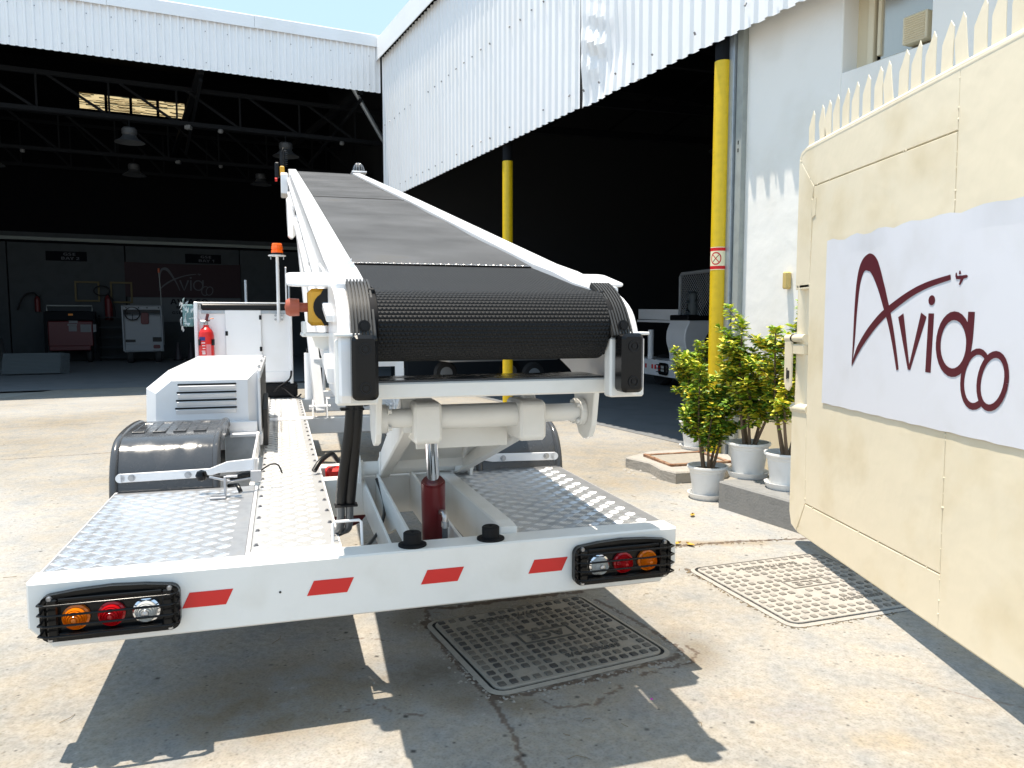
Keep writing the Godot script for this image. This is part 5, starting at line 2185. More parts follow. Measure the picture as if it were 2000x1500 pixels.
	for x in [.018, .60]:
		var pb2 := mb()
		pb2.prism(poly([1.24, .56, 1.38, .56, 1.38, .66, 1.34, .70, 1.28, .70, 1.24, .66]), 0, .016, .002, side(x - .008))
		pb2.cyl(P(x - .022, .625, 1.31), P(x + .022, .625, 1.31), .045, 18)
		var po2 := obj("lower_bearing", pb2, M.white_frame, t)
		for e in [.03, -.03]:
			inst("bolt", hexbolt(Vector3.ZERO, Vector3.BACK, .010, .016).mesh(), M.white_frame, po2, Transform3D(Basis.IDENTITY, P(x, .625 + e, 1.265)))
	# hydraulic ram
	var c0 := P(.225, .42, .34)
	var c1 := P(.196, .775, .205)
	var c2 := P(.165, 1.0, .075)
	var cy := mb()
	cy.cyl(c0, c1, .047, 26, -1, .004)
	cy.cyl(c1, c1 + (c1 - c0).normalized() * .006, .040, 26)
	var co := obj("lift_cylinder", cy, M.maroon, t)
	var rd := mb()
	rd.cyl(c1, c2, .0235, 24)
	obj("piston_rod", rd, M.chrome, co)
	var ft := mb()
	ft.tube([P(.225, .655, .20), P(.232, .66, .175), P(.234, .64, .165), P(.234, .60, .17)], .011, 8)
	ft.cyl(P(.234, .625, .167), P(.234, .605, .169), .016, 6)
	obj("elbow_fitting", ft, M.steel, co)
	var hs := mb()
	hs.tube([P(.234, .60, .17), P(.238, .50, .19), P(.245, .40, .22)], .011, 10)
	obj("ram_hose", hs, M.hose_sleeve, co)
	# hose bundle
	var hz := [[-.108, -.150, .0], [-.085, -.118, .01]]
	for q in hz:
		var hp := mb()
		hp.tube(smooth([P(q[0], 1.17, .16), P(q[0] - .008, 1.0, .18), P(q[1] + .008, .80, .22), P(q[1], .70, .24)], 5), .021, 12)
		var ho := obj("hose", hp, M.hose, t)
		var hp2 := mb()
		hp2.tube(smooth([P(q[1], .70, .24), P(q[1] - .001, .64, .25), P(q[1] - .006, .60, .27), P(q[1] - .02, .575, .33), P(q[1] - .04, .54, .42)], 5), .015, 10)
		obj("hose_end", hp2, M.hose_sleeve, ho)
	var clp := mb()
	clp.box(P(-.132, .70, .235), Vector3(.085, .008, .05), .002)
	obj("cable_tie", clp, M.black, t)
	var clp2 := mb()
	clp2.box(P(-.108, 1.07, .175), Vector3(.085, .008, .05), .002)
	obj("cable_tie", clp2, M.black, t)
	var hx0 := mb()
	hx0.tube(smooth([P(-.06, 1.08, .2), P(-.03, 1.085, .22), P(-.012, 1.10, .2)], 4), .006, 6)
	obj("cable", hx0, M.hose, t)
	var hx1 := mb()
	hx1.tube(smooth([P(.10, .585, 1.22), P(.11, .50, 1.0), P(.06, .44, .8), P(-.02, .42, .6)], 6), .008, 8)
	obj("cable", hx1, M.hose, t)
	var hx2 := mb()
	hx2.tube(smooth([P(-.20, .60, 1.45), P(-.16, .645, 1.5), P(-.10, .66, 1.6), P(-.06, .60, 1.7)], 5), .014, 8)
	obj("cable", hx2, M.hose, t)
	var rbx := mb()
	rbx.box(P(-.08, .555, 1.58), Vector3(.11, .07, .10), .015)
	obj("red_connector", rbx, M.red, t)
	var wl := mb()
	wl.tube([P(-.185, .56, .17), P(-.185, .642, .19), P(-.178, .650, .19), P(-.088, .650, .19), P(-.080, .642, .19), P(-.080, .56, .17)], .0055, 8)
	obj("hose_guide", wl, M.white, t)
	# ---- front lifting legs
	for q in [[-.055, -.165], [.60, .70]]:
		var lg := mb()
		lg.bar(P(q[0], .64, 3.75), P(q[1], 2.30, 4.5), .075, .06)
		var lo := obj("lift_leg", lg, M.white, t)
		var bk := mb()
		for e in [-.055, .055]:
			bk.prism(poly([3.66, .60, 3.84, .60, 3.82, .70, 3.76, .74, 3.70, .70]), 0, .010, .002, side(q[0] + e - .005))
		bk.cyl(P(q[0] - .085, .68, 3.75), P(q[0] + .085, .68, 3.75), .018, 12)
		obj("pivot_bracket", bk, M.white, lo)
	var cr := mb()
	cr.bar(P(-.09, 1.03, 3.93), P(.62, 1.03, 3.93), .07, .075)
	cr.bar(P(-.06, .78, 3.82), P(.60, .78, 3.82), .05, .05)
	obj("leg_crossbar", cr, M.white, t)
	var sr := mb()
	sr.tube([P(-.01, .62, 3.9), P(.0, 1.0, 4.1), P(.02, 1.9, 4.6)], .012, 6)
	obj("safety_rod", sr, M.white, t)
	# outrigger box on the left side of the conveyor further up
	var ob := mb()
	ob.prism(poly([4.35, 2.10, 4.7, 2.12, 5.4, 2.42, 5.5, 2.62, 4.5, 2.40]), 0, .06, .02, side(-.262))
	obj("side_bulge", ob, M.white, t)
	# ---- head end
	var hd := mb()
	hd.prism(poly([7.9, 3.02, 8.32, 3.02, 8.4, 3.10, 8.4, 3.30, 8.2, 3.34, 7.9, 3.26]), 0, .09, .01, side(-.292))
	obj("head_control_box", hd, M.white, t)
	var hy := mb()
	hy.box(P(-.27, 3.36, 8.25), Vector3(.06, .13, .10), .012)
	obj("head_button_box", hy, M.ctrl_yellow, t)
	var hbk := mb()
	hbk.box(P(-.335, 3.38, 8.3), Vector3(.06, .20, .10), .02)
	hbk.cyl(P(-.27, 3.40, 8.28), P(-.27, 3.62, 8.28), .030, 10)
	obj("head_lamp", hbk, M.black, t)
	var coil := mb()
	var cpts := []
	for k in 60:
		var a := k * .9
		cpts.append(P(-.225 + .022 * cos(a), 3.44 + k * .0036, 8.30 + .022 * sin(a)))
	coil.tube(cpts, .006, 5)
	coil.tube([cpts[59], P(-.25, 3.68, 8.3), P(-.27, 3.62, 8.28)], .006, 5)
	obj("coiled_cable", coil, M.black, t)
	var hr := mb()
	hr.cyl(P(-.335, 3.24, 8.2), P(-.365, 3.24, 8.2), .025, 10)
	obj("head_stop_button", hr, M.red, t)
	var lm := mb()
	lm.lathe([Vector2(.065, 0), Vector2(.068, .05), Vector2(.05, .09), Vector2(0, .105)], 16, P(.735, 3.40, 8.2))
	var lmo := obj("work_lamp", lm, M.lamp_grey, t)
	var lw := mb()
	for k in 6:
		var a := k * PI / 6
		var pts := []
		for j in 9:
			var e := PI * j / 8.0
			pts.append(P(.735, 3.40, 8.2) + Vector3(cos(a) * cos(e) * .078, sin(e) * .118, sin(a) * cos(e) * .078))
		lw.tube(pts, .004, 4, false)
	obj("lamp_guard", lw, M.steel, lmo)
	var lpl := mb()
	lpl.box(P(.735, 3.385, 8.2), Vector3(.2, .02, .2), .004)
	obj("lamp_shelf", lpl, M.white, t)
	build_cab(t)

func build_cab(t: Node3D) -> void:
	var l0 := 5.6
	var cb := mb()
	cb.box(P(-.700, 1.115, l0 + .02), Vector3(.90, .74, .03), .004)
	cb.box(P(-.700, .80, l0 + .2), Vector3(.90, .12, .40), .01)
	var co := obj("cab", cb, M.white, t)
	var fr := mb()
	fr.box(P(-1.142, 1.15, l0 + .45), Vector3(.03, .82, .95), .006)
	fr.box(P(-.248, 1.15, l0 + .45), Vector3(.03, .82, .95), .006)
	fr.box(P(-.695, 1.1, l0 + .92), Vector3(.90, .60, .03), .004)
	fr.box(P(-1.148, 1.15, l0 - .01), Vector3(.035, .83, .06), .005)
	fr.box(P(-.245, 1.10, l0 - .01), Vector3(.03, .74, .05), .005)
	fr.box(P(-.70, 1.556, l0 + .01), Vector3(.87, .012, .05), .003)
	obj("cab_frame", fr, M.white, co)
	var rt := mb()
	rt.box(P(-.685, 1.515, l0 - .002), Vector3(.83, .065, .06), .02)
	obj("rubber_trim", rt, M.black_gloss, co)
	var st := mb()
	st.box(P(-.685, 1.466, l0 - .003), Vector3(.83, .036, .02), .002)
	obj("trim_strip", st, M.galv, co)
	for x in [-1.03, -.90, -.45, -.33]:
		inst("screw", hexbolt(Vector3.ZERO, Vector3.BACK, .007, .008).mesh(), M.steel, co, Transform3D(Basis.IDENTITY, P(x, 1.466, l0 - .013)))
	var dr := mb()
	dr.box(P(-.705, 1.235, l0 - .012), Vector3(.345, .50, .022), .006)
	var dro := obj("locker_door", dr, M.white, co)
	var hn := mb()
	hn.box(P(-.540, 1.41, l0 - .024), Vector3(.025, .045, .012), .003)
	hn.box(P(-.540, 1.09, l0 - .024), Vector3(.025, .045, .012), .003)
	obj("hinge", hn, M.black, dro)
	var lt := mb()
	lt.box(P(-.866, 1.25, l0 - .024), Vector3(.026, .045, .010), .003)
	lt.box(P(-.866, 1.245, l0 - .030), Vector3(.010, .02, .008), .002)
	obj("latch", lt, M.black, dro)
	# beacon on its post
	var po := mb()
	po.cyl(P(-.360, 1.36, l0 - .03), P(-.360, 2.03, l0 - .03), .0165, 14)
	po.box(P(-.360, 1.41, l0 - .01), Vector3(.09, .07, .010), .003)
	var poo := obj("beacon_post", po, M.white, t)
	for e in [[-.032, .02], [.032, .02], [-.032, -.02], [.032, -.02]]:
		inst("bolt", hexbolt(Vector3.ZERO, Vector3.BACK, .008, .008).mesh(), M.steel, poo, Transform3D(Basis.IDENTITY, P(-.360 + e[0], 1.41 + e[1], l0 - .016)))
	var ds := mb()
	ds.cyl(P(-.360, 2.030, l0 - .03), P(-.360, 2.040, l0 - .03), .088, 28)
	obj("beacon_plate", ds, M.white, poo)
	for e in [-.062, .062]:
		var sc := mb()
		sc.cyl(P(-.360 + e, 2.03, l0 - .06), P(-.360 + e, 1.995, l0 - .06), .006, 8)
		obj("screw", sc, M.steel, poo)
	var bb := mb()
	bb.lathe([Vector2(0, 0), Vector2(.062, 0), Vector2(.062, .02), Vector2(.058, .022)], 24, P(-.360, 2.041, l0 - .03))
	var bo := obj("beacon", bb, M.black, t)
	var bl := mb()
	bl.lathe([Vector2(.058, .022), Vector2(.058, .045), Vector2(.052, .05), Vector2(.052, .056), Vector2(.057, .06), Vector2(.055, .085), Vector2(.051, .09), Vector2(.052, .105), Vector2(.044, .118), Vector2(0, .122)], 24, P(-.360, 2.041, l0 - .03))
	obj("lens", bl, M.beacon, bo)
	# narrow upright plate at the right of the cab, with holes
	var up := mb()
	up.prism(poly([5.55, 1.50, 5.72, 1.50, 5.72, 1.86, 5.66, 1.93, 5.58, 1.90]), 0, .014, .003, side(-.288))
	obj("mirror_plate", up, M.white, co)
	var rod := mb()
	rod.cyl(P(-.245, 1.5, 6.2), P(-.245, 1.80, 6.2), .012, 8)
	rod.cyl(P(-.70, 1.5, 6.3), P(-.70, 1.82, 6.3), .014, 8)
	obj("grab_rod", rod, M.galv, co)
	# steering gear, dark floor fittings under the cab
	var uf := mb()
	uf.tube(smooth([P(-.25, .86, l0 - .05), P(-.27, .78, l0 - .1), P(-.38, .70, l0 - .12), P(-.42, .66, l0 - .1)], 5), .010, 8)
	uf.tube(smooth([P(-.36, .72, l0 - .1), P(-.30, .66, l0 - .14), P(-.22, .60, l0 - .2), P(-.16, .62, l0 - .1)], 5), .008, 8)
	uf.box(P(-.5, .66, l0 + .1), Vector3(.62, .14, .3), .02)
	obj("cab_underside", uf, M.rubber, co)
	var vr := mb()
	vr.cyl(P(-.08, .62, 5.0), P(-.08, 1.07, 5.0), .055, 20)
	obj("canister", vr, M.white, t)
	var vr2 := mb()
	vr2.cyl(P(-.08, 1.07, 5.0), P(-.08, 1.11, 5.0), .035, 16)
	obj("canister_cap", vr2, M.black, t)
	# mirror wrapped in clear film
	var mw := mb()
	mw.box(P(-1.222, 1.43, l0 + .02), Vector3(.10, .22, .05), .02)
	obj("wing_mirror", mw, M.glass_teal, co)
	var fm := mb()
	var rng := RandomNumberGenerator.new()
	rng.seed = 61
	for k in 26:
		var c := P(-1.225 + rng.randf_range(-.05, .05), 1.43 + rng.randf_range(-.13, .14), l0 - .015 + rng.randf_range(-.02, .01))
		if k < 9:
			c = P(-1.275 + rng.randf_range(-.015, .015), 1.43 + rng.randf_range(-.12, .15), l0 + rng.randf_range(-.03, .03))
		var s := .05
		var q := []
		for j in 4:
			q.append(c + Vector3(rng.randf_range(-s, s) * .5, rng.randf_range(-s, s), rng.randf_range(-.02, .02)))
		fm.quad(q[0], q[1], q[2], q[3], Vector3.BACK)
	obj("wrapping_film", fm, M.plastic_wrap, co)
	# fire extinguisher strapped to the cab
	var xf := Transform3D(Basis(Vector3.UP, deg_to_rad(16.8)), Vector3(-.432, 0, -2.659))
	var at := xf * P(-1.052, .92, l0 - .085)
	var e := thing("fire_extinguisher", "red fire extinguisher strapped upright on the white cab panel", "fire extinguisher", at, deg_to_rad(16.8))
	var eb := mb()
	eb.lathe([Vector2(0, 0), Vector2(.066, 0), Vector2(.071, .01), Vector2(.071, .31), Vector2(.066, .345), Vector2(.052, .372), Vector2(.034, .39), Vector2(.026, .40), Vector2(.026, .415), Vector2(0, .415)], 28)
	obj("cylinder", eb, M.red, e)
	var lab := mb()
	for q in [[-62, 12, .05, .25], [-10, 48, .06, .21]]:
		pass
	var lm1 := mat(.62, .20, .22, .5)
	var lm2 := mat(.01, .02, .16, .5)
	for q in [[lm1, 50.0, 88.0, .055, .225], [lm2, 95.0, 150.0, .262, .298]]:
		var l2 := mb()
		for k in 8:
			var a0 := deg_to_rad(lerpf(q[1], q[2], k / 8.0))
			var a1 := deg_to_rad(lerpf(q[1], q[2], (k + 1) / 8.0))
			var p0 := Vector3(cos(a0), 0, sin(a0))
			var p1 := Vector3(cos(a1), 0, sin(a1))
			l2.quad_n(p0 * .0718 + Vector3.UP * q[3], p1 * .0718 + Vector3.UP * q[3], p1 * .0718 + Vector3.UP * q[4], p0 * .0718 + Vector3.UP * q[4], p0, p1, p1, p0)
		obj("label_sheet", l2, q[0], e)
	var tx := mb()
	for k in 7:
		for s in [[96.0, 128.0 - (k * 5) % 14]]:
			var a0 := deg_to_rad(s[0])
			var a1 := deg_to_rad(s[1])
			var y := .235 - k * .027
			var hh := .010 if k != 4 else .022
			for j in 4:
				var p0 := Vector3(cos(lerpf(a0, a1, j / 4.0)), 0, sin(lerpf(a0, a1, j / 4.0)))
				var p1 := Vector3(cos(lerpf(a0, a1, (j + .8) / 4.0)), 0, sin(lerpf(a0, a1, (j + .8) / 4.0)))
				tx.quad_n(p0 * .0717 + Vector3.UP * y, p1 * .0717 + Vector3.UP * y, p1 * .0717 + Vector3.UP * (y + hh), p0 * .0717 + Vector3.UP * (y + hh), p0, p1, p1, p0)
	obj("print_lines", tx, mat(.75, .7, .7, .5), e)
	var br := mb()
	br.lathe([Vector2(.074, .235), Vector2(.077, .235), Vector2(.077, .285), Vector2(.074, .285)], 28)
	for sgn in [-1.0, 1.0]:
		var strap := mb()
		for k in 6:
			var a0 := deg_to_rad(90.0 + sgn * lerpf(42.0, 110.0, k / 6.0))
			var a1 := deg_to_rad(90.0 + sgn * lerpf(42.0, 110.0, (k + 1) / 6.0))
			var p0 := Vector3(cos(a0), 0, sin(a0))
			var p1 := Vector3(cos(a1), 0, sin(a1))
			strap.quad_n(p0 * .076 + Vector3.UP * .215, p1 * .076 + Vector3.UP * .215, p1 * .076 + Vector3.UP * .275, p0 * .076 + Vector3.UP * .275, p0, p1, p1, p0)
		obj("strap", strap, M.black, e)
	var vb := mb()
	vb.cyl(Vector3(0, .41, 0), Vector3(0, .455, 0), .02, 12)
	vb.box(Vector3(-.025, .445, .01), Vector3(.05, .03, .03), .006)
	vb.cyl(Vector3(-.035, .43, .02), Vector3(-.035, .43, .035), .016, 12)
	obj("valve", vb, M.steel, e)
	var hd := mb()
	hd.box(Vector3(.012, .49, 0), Vector3(.028, .075, .03), .006, Basis(Vector3.BACK, -.25))
	hd.box(Vector3(.005, .458, .0), Vector3(.07, .012, .026), .004)
	obj("handle", hd, M.maroon, e)
	var pin := mb()
	pin.box(Vector3(.055, .478, .0), Vector3(.04, .010, .02), .003, Basis(Vector3.BACK, .1))
	obj("pin_tag", pin, M.amber, e)

# ---------------------------------------------------------------- things in the left hall
func hall_thing(called: String, label: String, category: String, x: float, y: float, z: float, group := "", yaw := 0.0) -> Node3D:
	# local +z of the thing faces the opening (+x of the hall)
	return thing(called, label, category, hall_xf() * Vector3(x, y, z), HALL_YAW + PI / 2 + yaw, group)

func build_hangar_contents() -> void:
	# pendant lamps
	var lamps := [[-2.0, 5.62, 4.94, "nearest large bell lamp hanging left of the belt head", .27], [-2.0, 5.62, 1.72, "nearest bell lamp hanging just above the belt head", .27], [-7.0, 5.76, 4.87, "smaller bell lamp farther in, straight below the nearest large lamp", .27], [-7.0, 5.76, 1.58, "smaller bell lamp farther in, left of the belt head", .27], [-7.0, 5.76, 8.1, "bell lamp farther in at the left picture edge", .27]]
	var proto: Node3D = null
	for q in lamps:
		var t: Node3D
		var at: Vector3 = hall_xf() * Vector3(q[0], q[1], q[2])
		if proto == null:
			t = thing("pendant_lamp", q[3], "lamp", at, 0, "bell shaped hall lamps")
			var c := mb()
			c.cyl(Vector3(0, 0, 0), Vector3(0, -.2, 0), .015, 8)
			obj("rod", c, M.dark_steel, t)
			var hsg := mb()
			hsg.lathe([Vector2(0, -.18), Vector2(.12, -.2), Vector2(.15, -.23), Vector2(.15, -.32), Vector2(.13, -.36)], 24)
			obj("ballast_housing", hsg, M.lamp_grey, t)
			var sh := mb()
			sh.lathe([Vector2(.13, -.36), Vector2(.17, -.42), Vector2(.24, -.47), Vector2(.295, -.50), Vector2(.30, -.51), Vector2(.28, -.50), Vector2(.2, -.455), Vector2(.1, -.40)], 28)
			obj("lamp_shade", sh, M.lamp_grey, t)
			proto = t
		else:
			t = copy(proto, at, 0, q[3])
	# smoke detectors and junction boxes on the truss chords
	var dets := [[-2.0, 5.57, 3.12, "white detector on the near truss between the two near lamps"], [-2.0, 5.57, .42, "white detector on the near truss beside the canopy corner"], [-7.0, 5.71, 7.42, "white detector on the far truss at far left"], [-7.0, 5.71, 2.66, "white detector on the far truss between the far lamps"]]
	for q in dets:
		var d := mb()
		d.lathe([Vector2(0, 0), Vector2(.05, 0), Vector2(.06, -.04), Vector2(.045, -.075), Vector2(0, -.085)], 16)
		var o := obj("smoke_detector", d, M.detector, self)
		o.position = hall_xf() * Vector3(q[0], q[1], q[2])
		tag(o, q[3], "smoke detector", "smoke detectors on the trusses")
	var jbx := [[-2.0, 5.55, 3.78, "pale junction box on the near truss right of the large lamp"], [-7.0, 5.70, 3.76, "pale junction box on the far truss by the upright beam"]]
	for q in jbx:
		var d := mb()
		d.box(Vector3.ZERO, Vector3(.13, .09, .13), .01)
		var o := obj("junction_box", d, M.detector, self)
		o.position = hall_xf() * Vector3(q[0], q[1], q[2])
		tag(o, q[3], "junction box", "junction boxes on the trusses")
	# bay signs
	var signs := [[6.98, 3.45, "2", "dark bay sign high on the wall above the red ground unit"], [2.77, 3.50, "1", "dark bay sign high on the wall above the maroon banner"]]
	for q in signs:
		var t := hall_thing("bay_sign", q[3], "sign", -12.985, q[1], q[0])
		var bd := mb()
		bd.box(Vector3(0, 0, 0), Vector3(1.18, .31, .03), .005)
		obj("board", bd, M.sign_dark, t)
		text3("GSE", .13, .004, M.sign_txt, t, Transform3D(Basis.IDENTITY, Vector3(.09, .066, .016)), "lettering", "Droid Sans", 1.6)
		text3("BAY " + q[2], .13, .004, M.sign_txt, t, Transform3D(Basis.IDENTITY, Vector3(.11, -.07, .016)), "lettering", "Droid Sans", 1.6)
	# dark banner with the pale lettering
	var bn := hall_thing("wall_banner", "dark maroon banner with pale company lettering on the hangar back wall", "banner", -12.98, 0, 3.5)
	var bb := mb()
	var n := 16
	for i in n:
		var f0 := float(i) / n
		var f1 := float(i + 1) / n
		var y0 := 3.32 - .03 * sin(f0 * PI)
		var y1 := 3.32 - .03 * sin(f1 * PI)
		bb.quad(Vector3(lerpf(-1.78, 1.96, f0), 2.14, .03), Vector3(lerpf(-1.78, 1.96, f1), 2.14, .03), Vector3(lerpf(-1.78, 1.96, f1), y1, .03 + .01 * sin(f1 * 20)), Vector3(lerpf(-1.78, 1.96, f0), y0, .03 + .01 * sin(f0 * 20)), Vector3.BACK)
	obj("cloth", bb, mat(.022, .004, .008, .7), bn)
	var lg := mb(Transform3D(Basis.from_scale(Vector3(1.42, 1.5, 1)), Vector3(-.93, 2.11, .046)))
	logo(lg, .002, .8)
	obj("logo_lettering", lg, M.sign_txt, bn)
	var bd2 := hall_thing("notice_board", "pale board with dark lettering under the maroon banner", "board", -12.985, 0, 3.45)
	var b2 := mb()
	b2.box(Vector3(.1, 1.7, 0), Vector3(3.6, .85, .03), .005)
	obj("board", b2, mat(.11, .12, .125, .7), bd2)
	text3("AVIACO", .26, .004, M.sign_dark, bd2, Transform3D(Basis.IDENTITY, Vector3(.18, 1.98, .017)), "lettering", "Droid Sans", 1.3)
	text3("MIDEAST", .14, .004, M.sign_dark, bd2, Transform3D(Basis.IDENTITY, Vector3(.1, 1.79, .017)), "lettering", "Droid Sans", 1.2)
	text3("GSE SERVICE", .14, .004, M.sign_dark, bd2, Transform3D(Basis.IDENTITY, Vector3(0.1, 1.6, .017)), "lettering", "Droid Sans", 1.2)
	# red ground unit
	var g := hall_thing("ground_power_unit", "dark red wheeled ground power unit with orange plate and stuck papers", "machine", -11.4, 0, 6.85)
	var gb := mb()
	gb.box(Vector3(0, .92, -.6), Vector3(1.25, .80, 1.2), .03)
	obj("body", gb, M.red_dull, g)
	var gt := mb()
	gt.box(Vector3(0, 1.48, -.55), Vector3(1.36, .30, 1.2), .03)
	obj("dark_hood", gt, M.dark_steel, g)
	var gr := mb()
	gr.tube([Vector3(-.62, 1.62, .0), Vector3(-.62, 1.80, .0), Vector3(.62, 1.80, .0), Vector3(.62, 1.62, 0)], .02, 8)
	obj("hand_rail", gr, M.trim_grey, g)
	for sx in [-.68, .66]:
		var gf := mb()
		gf.box(Vector3(sx, .95, .01), Vector3(.07, 1.3, .07), .01)
		obj("frame_post", gf, M.dark_steel, g)
	var gbm := mb()
	gbm.box(Vector3(-.03, .47, .02), Vector3(1.15, .16, .1), .02)
	obj("bumper", gbm, M.red_dull, g)
	var go := mb()
	go.box(Vector3(.02, 1.52, .06), Vector3(.13, .055, .012), .003)
	obj("orange_plate", go, mat(.85, .28, .01, .5), g)
	for q in [[.06, 1.08, .22, .17], [.42, 1.09, .29, .24], [.67, 1.09, .09, .24], [.08, 1.29, .24, .08], [.05, 1.20, .26, .06]]:
		var pb := mb()
		pb.box(Vector3(q[0], q[1], .012 + (.04 if q[0] > .5 else 0.0)), Vector3(q[2], q[3], .004), .001)
		obj("paper", pb, M.paper, g)
	for sx in [-.5, .5]:
		for zz in [-.2, -1.0]:
			var wb := mb()
			wb.lathe([Vector2(.0, -.07), Vector2(.17, -.07), Vector2(.2, -.04), Vector2(.2, .04), Vector2(.17, .07), Vector2(0, .07)], 20, Vector3(sx, .2, zz), Basis(Vector3.BACK, PI / 2))
			obj("wheel", wb, M.tyre, g)
	# white cart
	var c := hall_thing("tow_cart", "small white tow tractor with black steering wheel and a red seat back", "tractor", -10.4, 0, 4.78)
	var ca := mb()
	ca.box(Vector3(0, 1.02, -.5), Vector3(1.18, 1.0, 1.0), .05)
	var cao := obj("body", ca, M.cart, c)
	var cf := mb()
	cf.tube([Vector3(-.56, .38, .06), Vector3(-.58, 1.78, .06), Vector3(.52, 1.78, .06), Vector3(.54, .38, .06), Vector3(-.56, .38, .06)], .035, 8)
	cf.box(Vector3(-.03, 1.74, .03), Vector3(1.08, .14, .05), .01)
	cf.box(Vector3(-.02, .50, .03), Vector3(1.08, .2, .06), .01)
	obj("front_frame", cf, M.cart, c)
	var ck := mb()
	ck.box(Vector3(-.02, 1.62, .012), Vector3(1.04, .08, .03), .004)
	for q in [[-.38, .70, .28, .08], [.40, .74, .30, .14]]:
		var ck2 := mb()
		ck2.box(Vector3(q[0], q[1], .012), Vector3(q[2], q[3], .03), .004)
		obj("dark_recess", ck2, M.black, c)
	for x in [-.47, -.12, .12, .45]:
		var kn := mb()
		kn.cyl(Vector3(x, 1.735, .05), Vector3(x, 1.735, .062), .022, 10)
		obj("knob", kn, M.black, c)
	obj("dark_recess", ck, M.black, c)
	var cs := mb()
	var sp := []
	for k in 25:
		var a := TAU * k / 24.0
		sp.append(Vector3(-.30 + cos(a) * .21, 1.55 + sin(a) * .20, .10 + sin(a) * -.06))
	cs.tube(sp, .018, 8)
	cs.bar(Vector3(-.5, 1.55, .1), Vector3(-.1, 1.55, .1), .02, .02)
	cs.bar(Vector3(-.3, 1.55, .1), Vector3(-.3, 1.36, .14), .02, .02)
	obj("steering_wheel", cs, M.black, c)
	var cr := mb()
	cr.prism(rrect(-.07, 1.22, .16, 1.58, .05), .004, .05, .01)
	obj("red_pad", cr, M.red_dull, c)
	var cm := mb()
	cm.prism(rrect(.26, .45, .46, .57, .04), .062, .068, .001)
	obj("round_emblem", cm, M.red_dull, c)
	var cl := mb()
	cl.tube([Vector3(.54, 1.7, .02), Vector3(.53, 2.3, .0), Vector3(.50, 2.85, .0)], .012, 6)
	obj("pole", cl, M.trim_grey, c)
	var ct := mb()
	ct.cyl(Vector3(.50, 2.84, 0), Vector3(.497, 2.98, 0), .03, 10)
	obj("pole_tip", ct, mat(.4, .08, .03, .5), c)
	for sx in [-.4, .4]:
		for zz in [-.15, -.85]:
			var wb := mb()
			wb.lathe([Vector2(.0, -.1), Vector2(.19, -.1), Vector2(.23, -.06), Vector2(.23, .06), Vector2(.19, .1), Vector2(0, .1)], 20, Vector3(sx, .23, zz), Basis(Vector3.BACK, PI / 2))
			obj("wheel", wb, M.tyre, c)
	# shelf between the machines
	var s := hall_thing("shelf_rack", "grey metal shelf rack standing between red unit and white tractor", "shelf", -12.4, 0, 5.62)
	for k in 5:
		var sb := mb()
		sb.box(Vector3(0, .12 + k * .33, 0), Vector3(.95, .03, .45), .004)
		obj("shelf", sb, M.wall_dark, s)
	for q in [[-.46, -.2], [.46, -.2], [-.46, .2], [.46, .2]]:
		var sb := mb()
		sb.box(Vector3(q[0], .75, q[1]), Vector3(.04, 1.5, .04), .003)
		obj("upright", sb, M.dark_steel, s)
	# yellow frames on the wall
	for q in [[6.42, 2.30, .68, .62, "hollow yellow square frame hung on the wall above the red unit"], [5.40, 2.28, .62, .66, "yellow wall frame between large extinguisher and maroon banner"]]:
		var t := hall_thing("wall_frame", q[4], "frame", -12.96, q[1], q[0])
		var fb := mb()
		for e in [[-1, 0], [1, 0]]:
			fb.box(Vector3(e[0] * q[2] * .5, 0, .02), Vector3(.06, q[3], .05), .006)
		for e in [-1, 1]:
			fb.box(Vector3(0, e * q[3] * .5, .02), Vector3(q[2] + .06, .06, .05), .006)
		obj("frame", fb, M.straw_frame, t)
	# wall extinguishers
	for q in [[7.85, 1.62, .085, .50, "small dark red fire extinguisher with hose on the wall left of the red unit"], [5.80, 1.35, .12, .85, "large dark fire extinguisher with looped hose on the wall behind"]]:
		var t := hall_thing("wall_extinguisher", q[4], "fire extinguisher", -12.82, q[1], q[0], "extinguishers on the back wall")
		var r: float = q[2]
		var hh: float = q[3]
		var eb := mb()
		eb.lathe([Vector2(0, 0), Vector2(r, 0), Vector2(r, hh * .82), Vector2(r * .6, hh * .94), Vector2(r * .3, hh), Vector2(0, hh)], 18)
		obj("cylinder", eb, mat(.12, .012, .014, .5), t)
		var hb := mb()
		if r < .1:
			hb.tube(smooth([Vector3(0, hh, 0), Vector3(-.12, hh + .12, .05), Vector3(-.38, hh - .02, .06), Vector3(-.55, .05, .05)], 5), .025, 8)
			hb.box(Vector3(.03, hh + .03, 0), Vector3(.16, .04, .04), .005)
		else:
			var pts := []
			for k in 21:
				var a := TAU * k / 20.0
				pts.append(Vector3(-.18 + cos(a) * .24, hh + .12 + sin(a) * .16, .08))
			hb.tube(pts, .02, 8)
			hb.tube(smooth([Vector3(0, hh, 0), Vector3(.06, hh - .1, .1), Vector3(.16, hh * .5, .1), Vector3(.18, .1, .08)], 5), .02, 8)
		obj("hose", hb, M.black, t)
	# stacked grey panels leaning low, and the covered heap behind them
	var st := hall_thing("panel_stack", "low leaning stack of grey ribbed panels on the hangar floor", "panels", -5.9, 0, 7.35)
	for k in 5:
		var pb := mb(Transform3D(Basis(Vector3.RIGHT, -.75 + k * .02) * Basis(Vector3.BACK, 0.0), Vector3(k * .05, .28 - k * .012, -.08 - k * .07)))
		pb.box(Vector3.ZERO, Vector3(1.25 - k * .02, .66, .03), .004)
		for j in 14:
			pb.box(Vector3(-.0, -.30 + j * .045, .02), Vector3(1.22, .014, .014), .003)
		obj("ribbed_panel", pb, M.tarp, st)
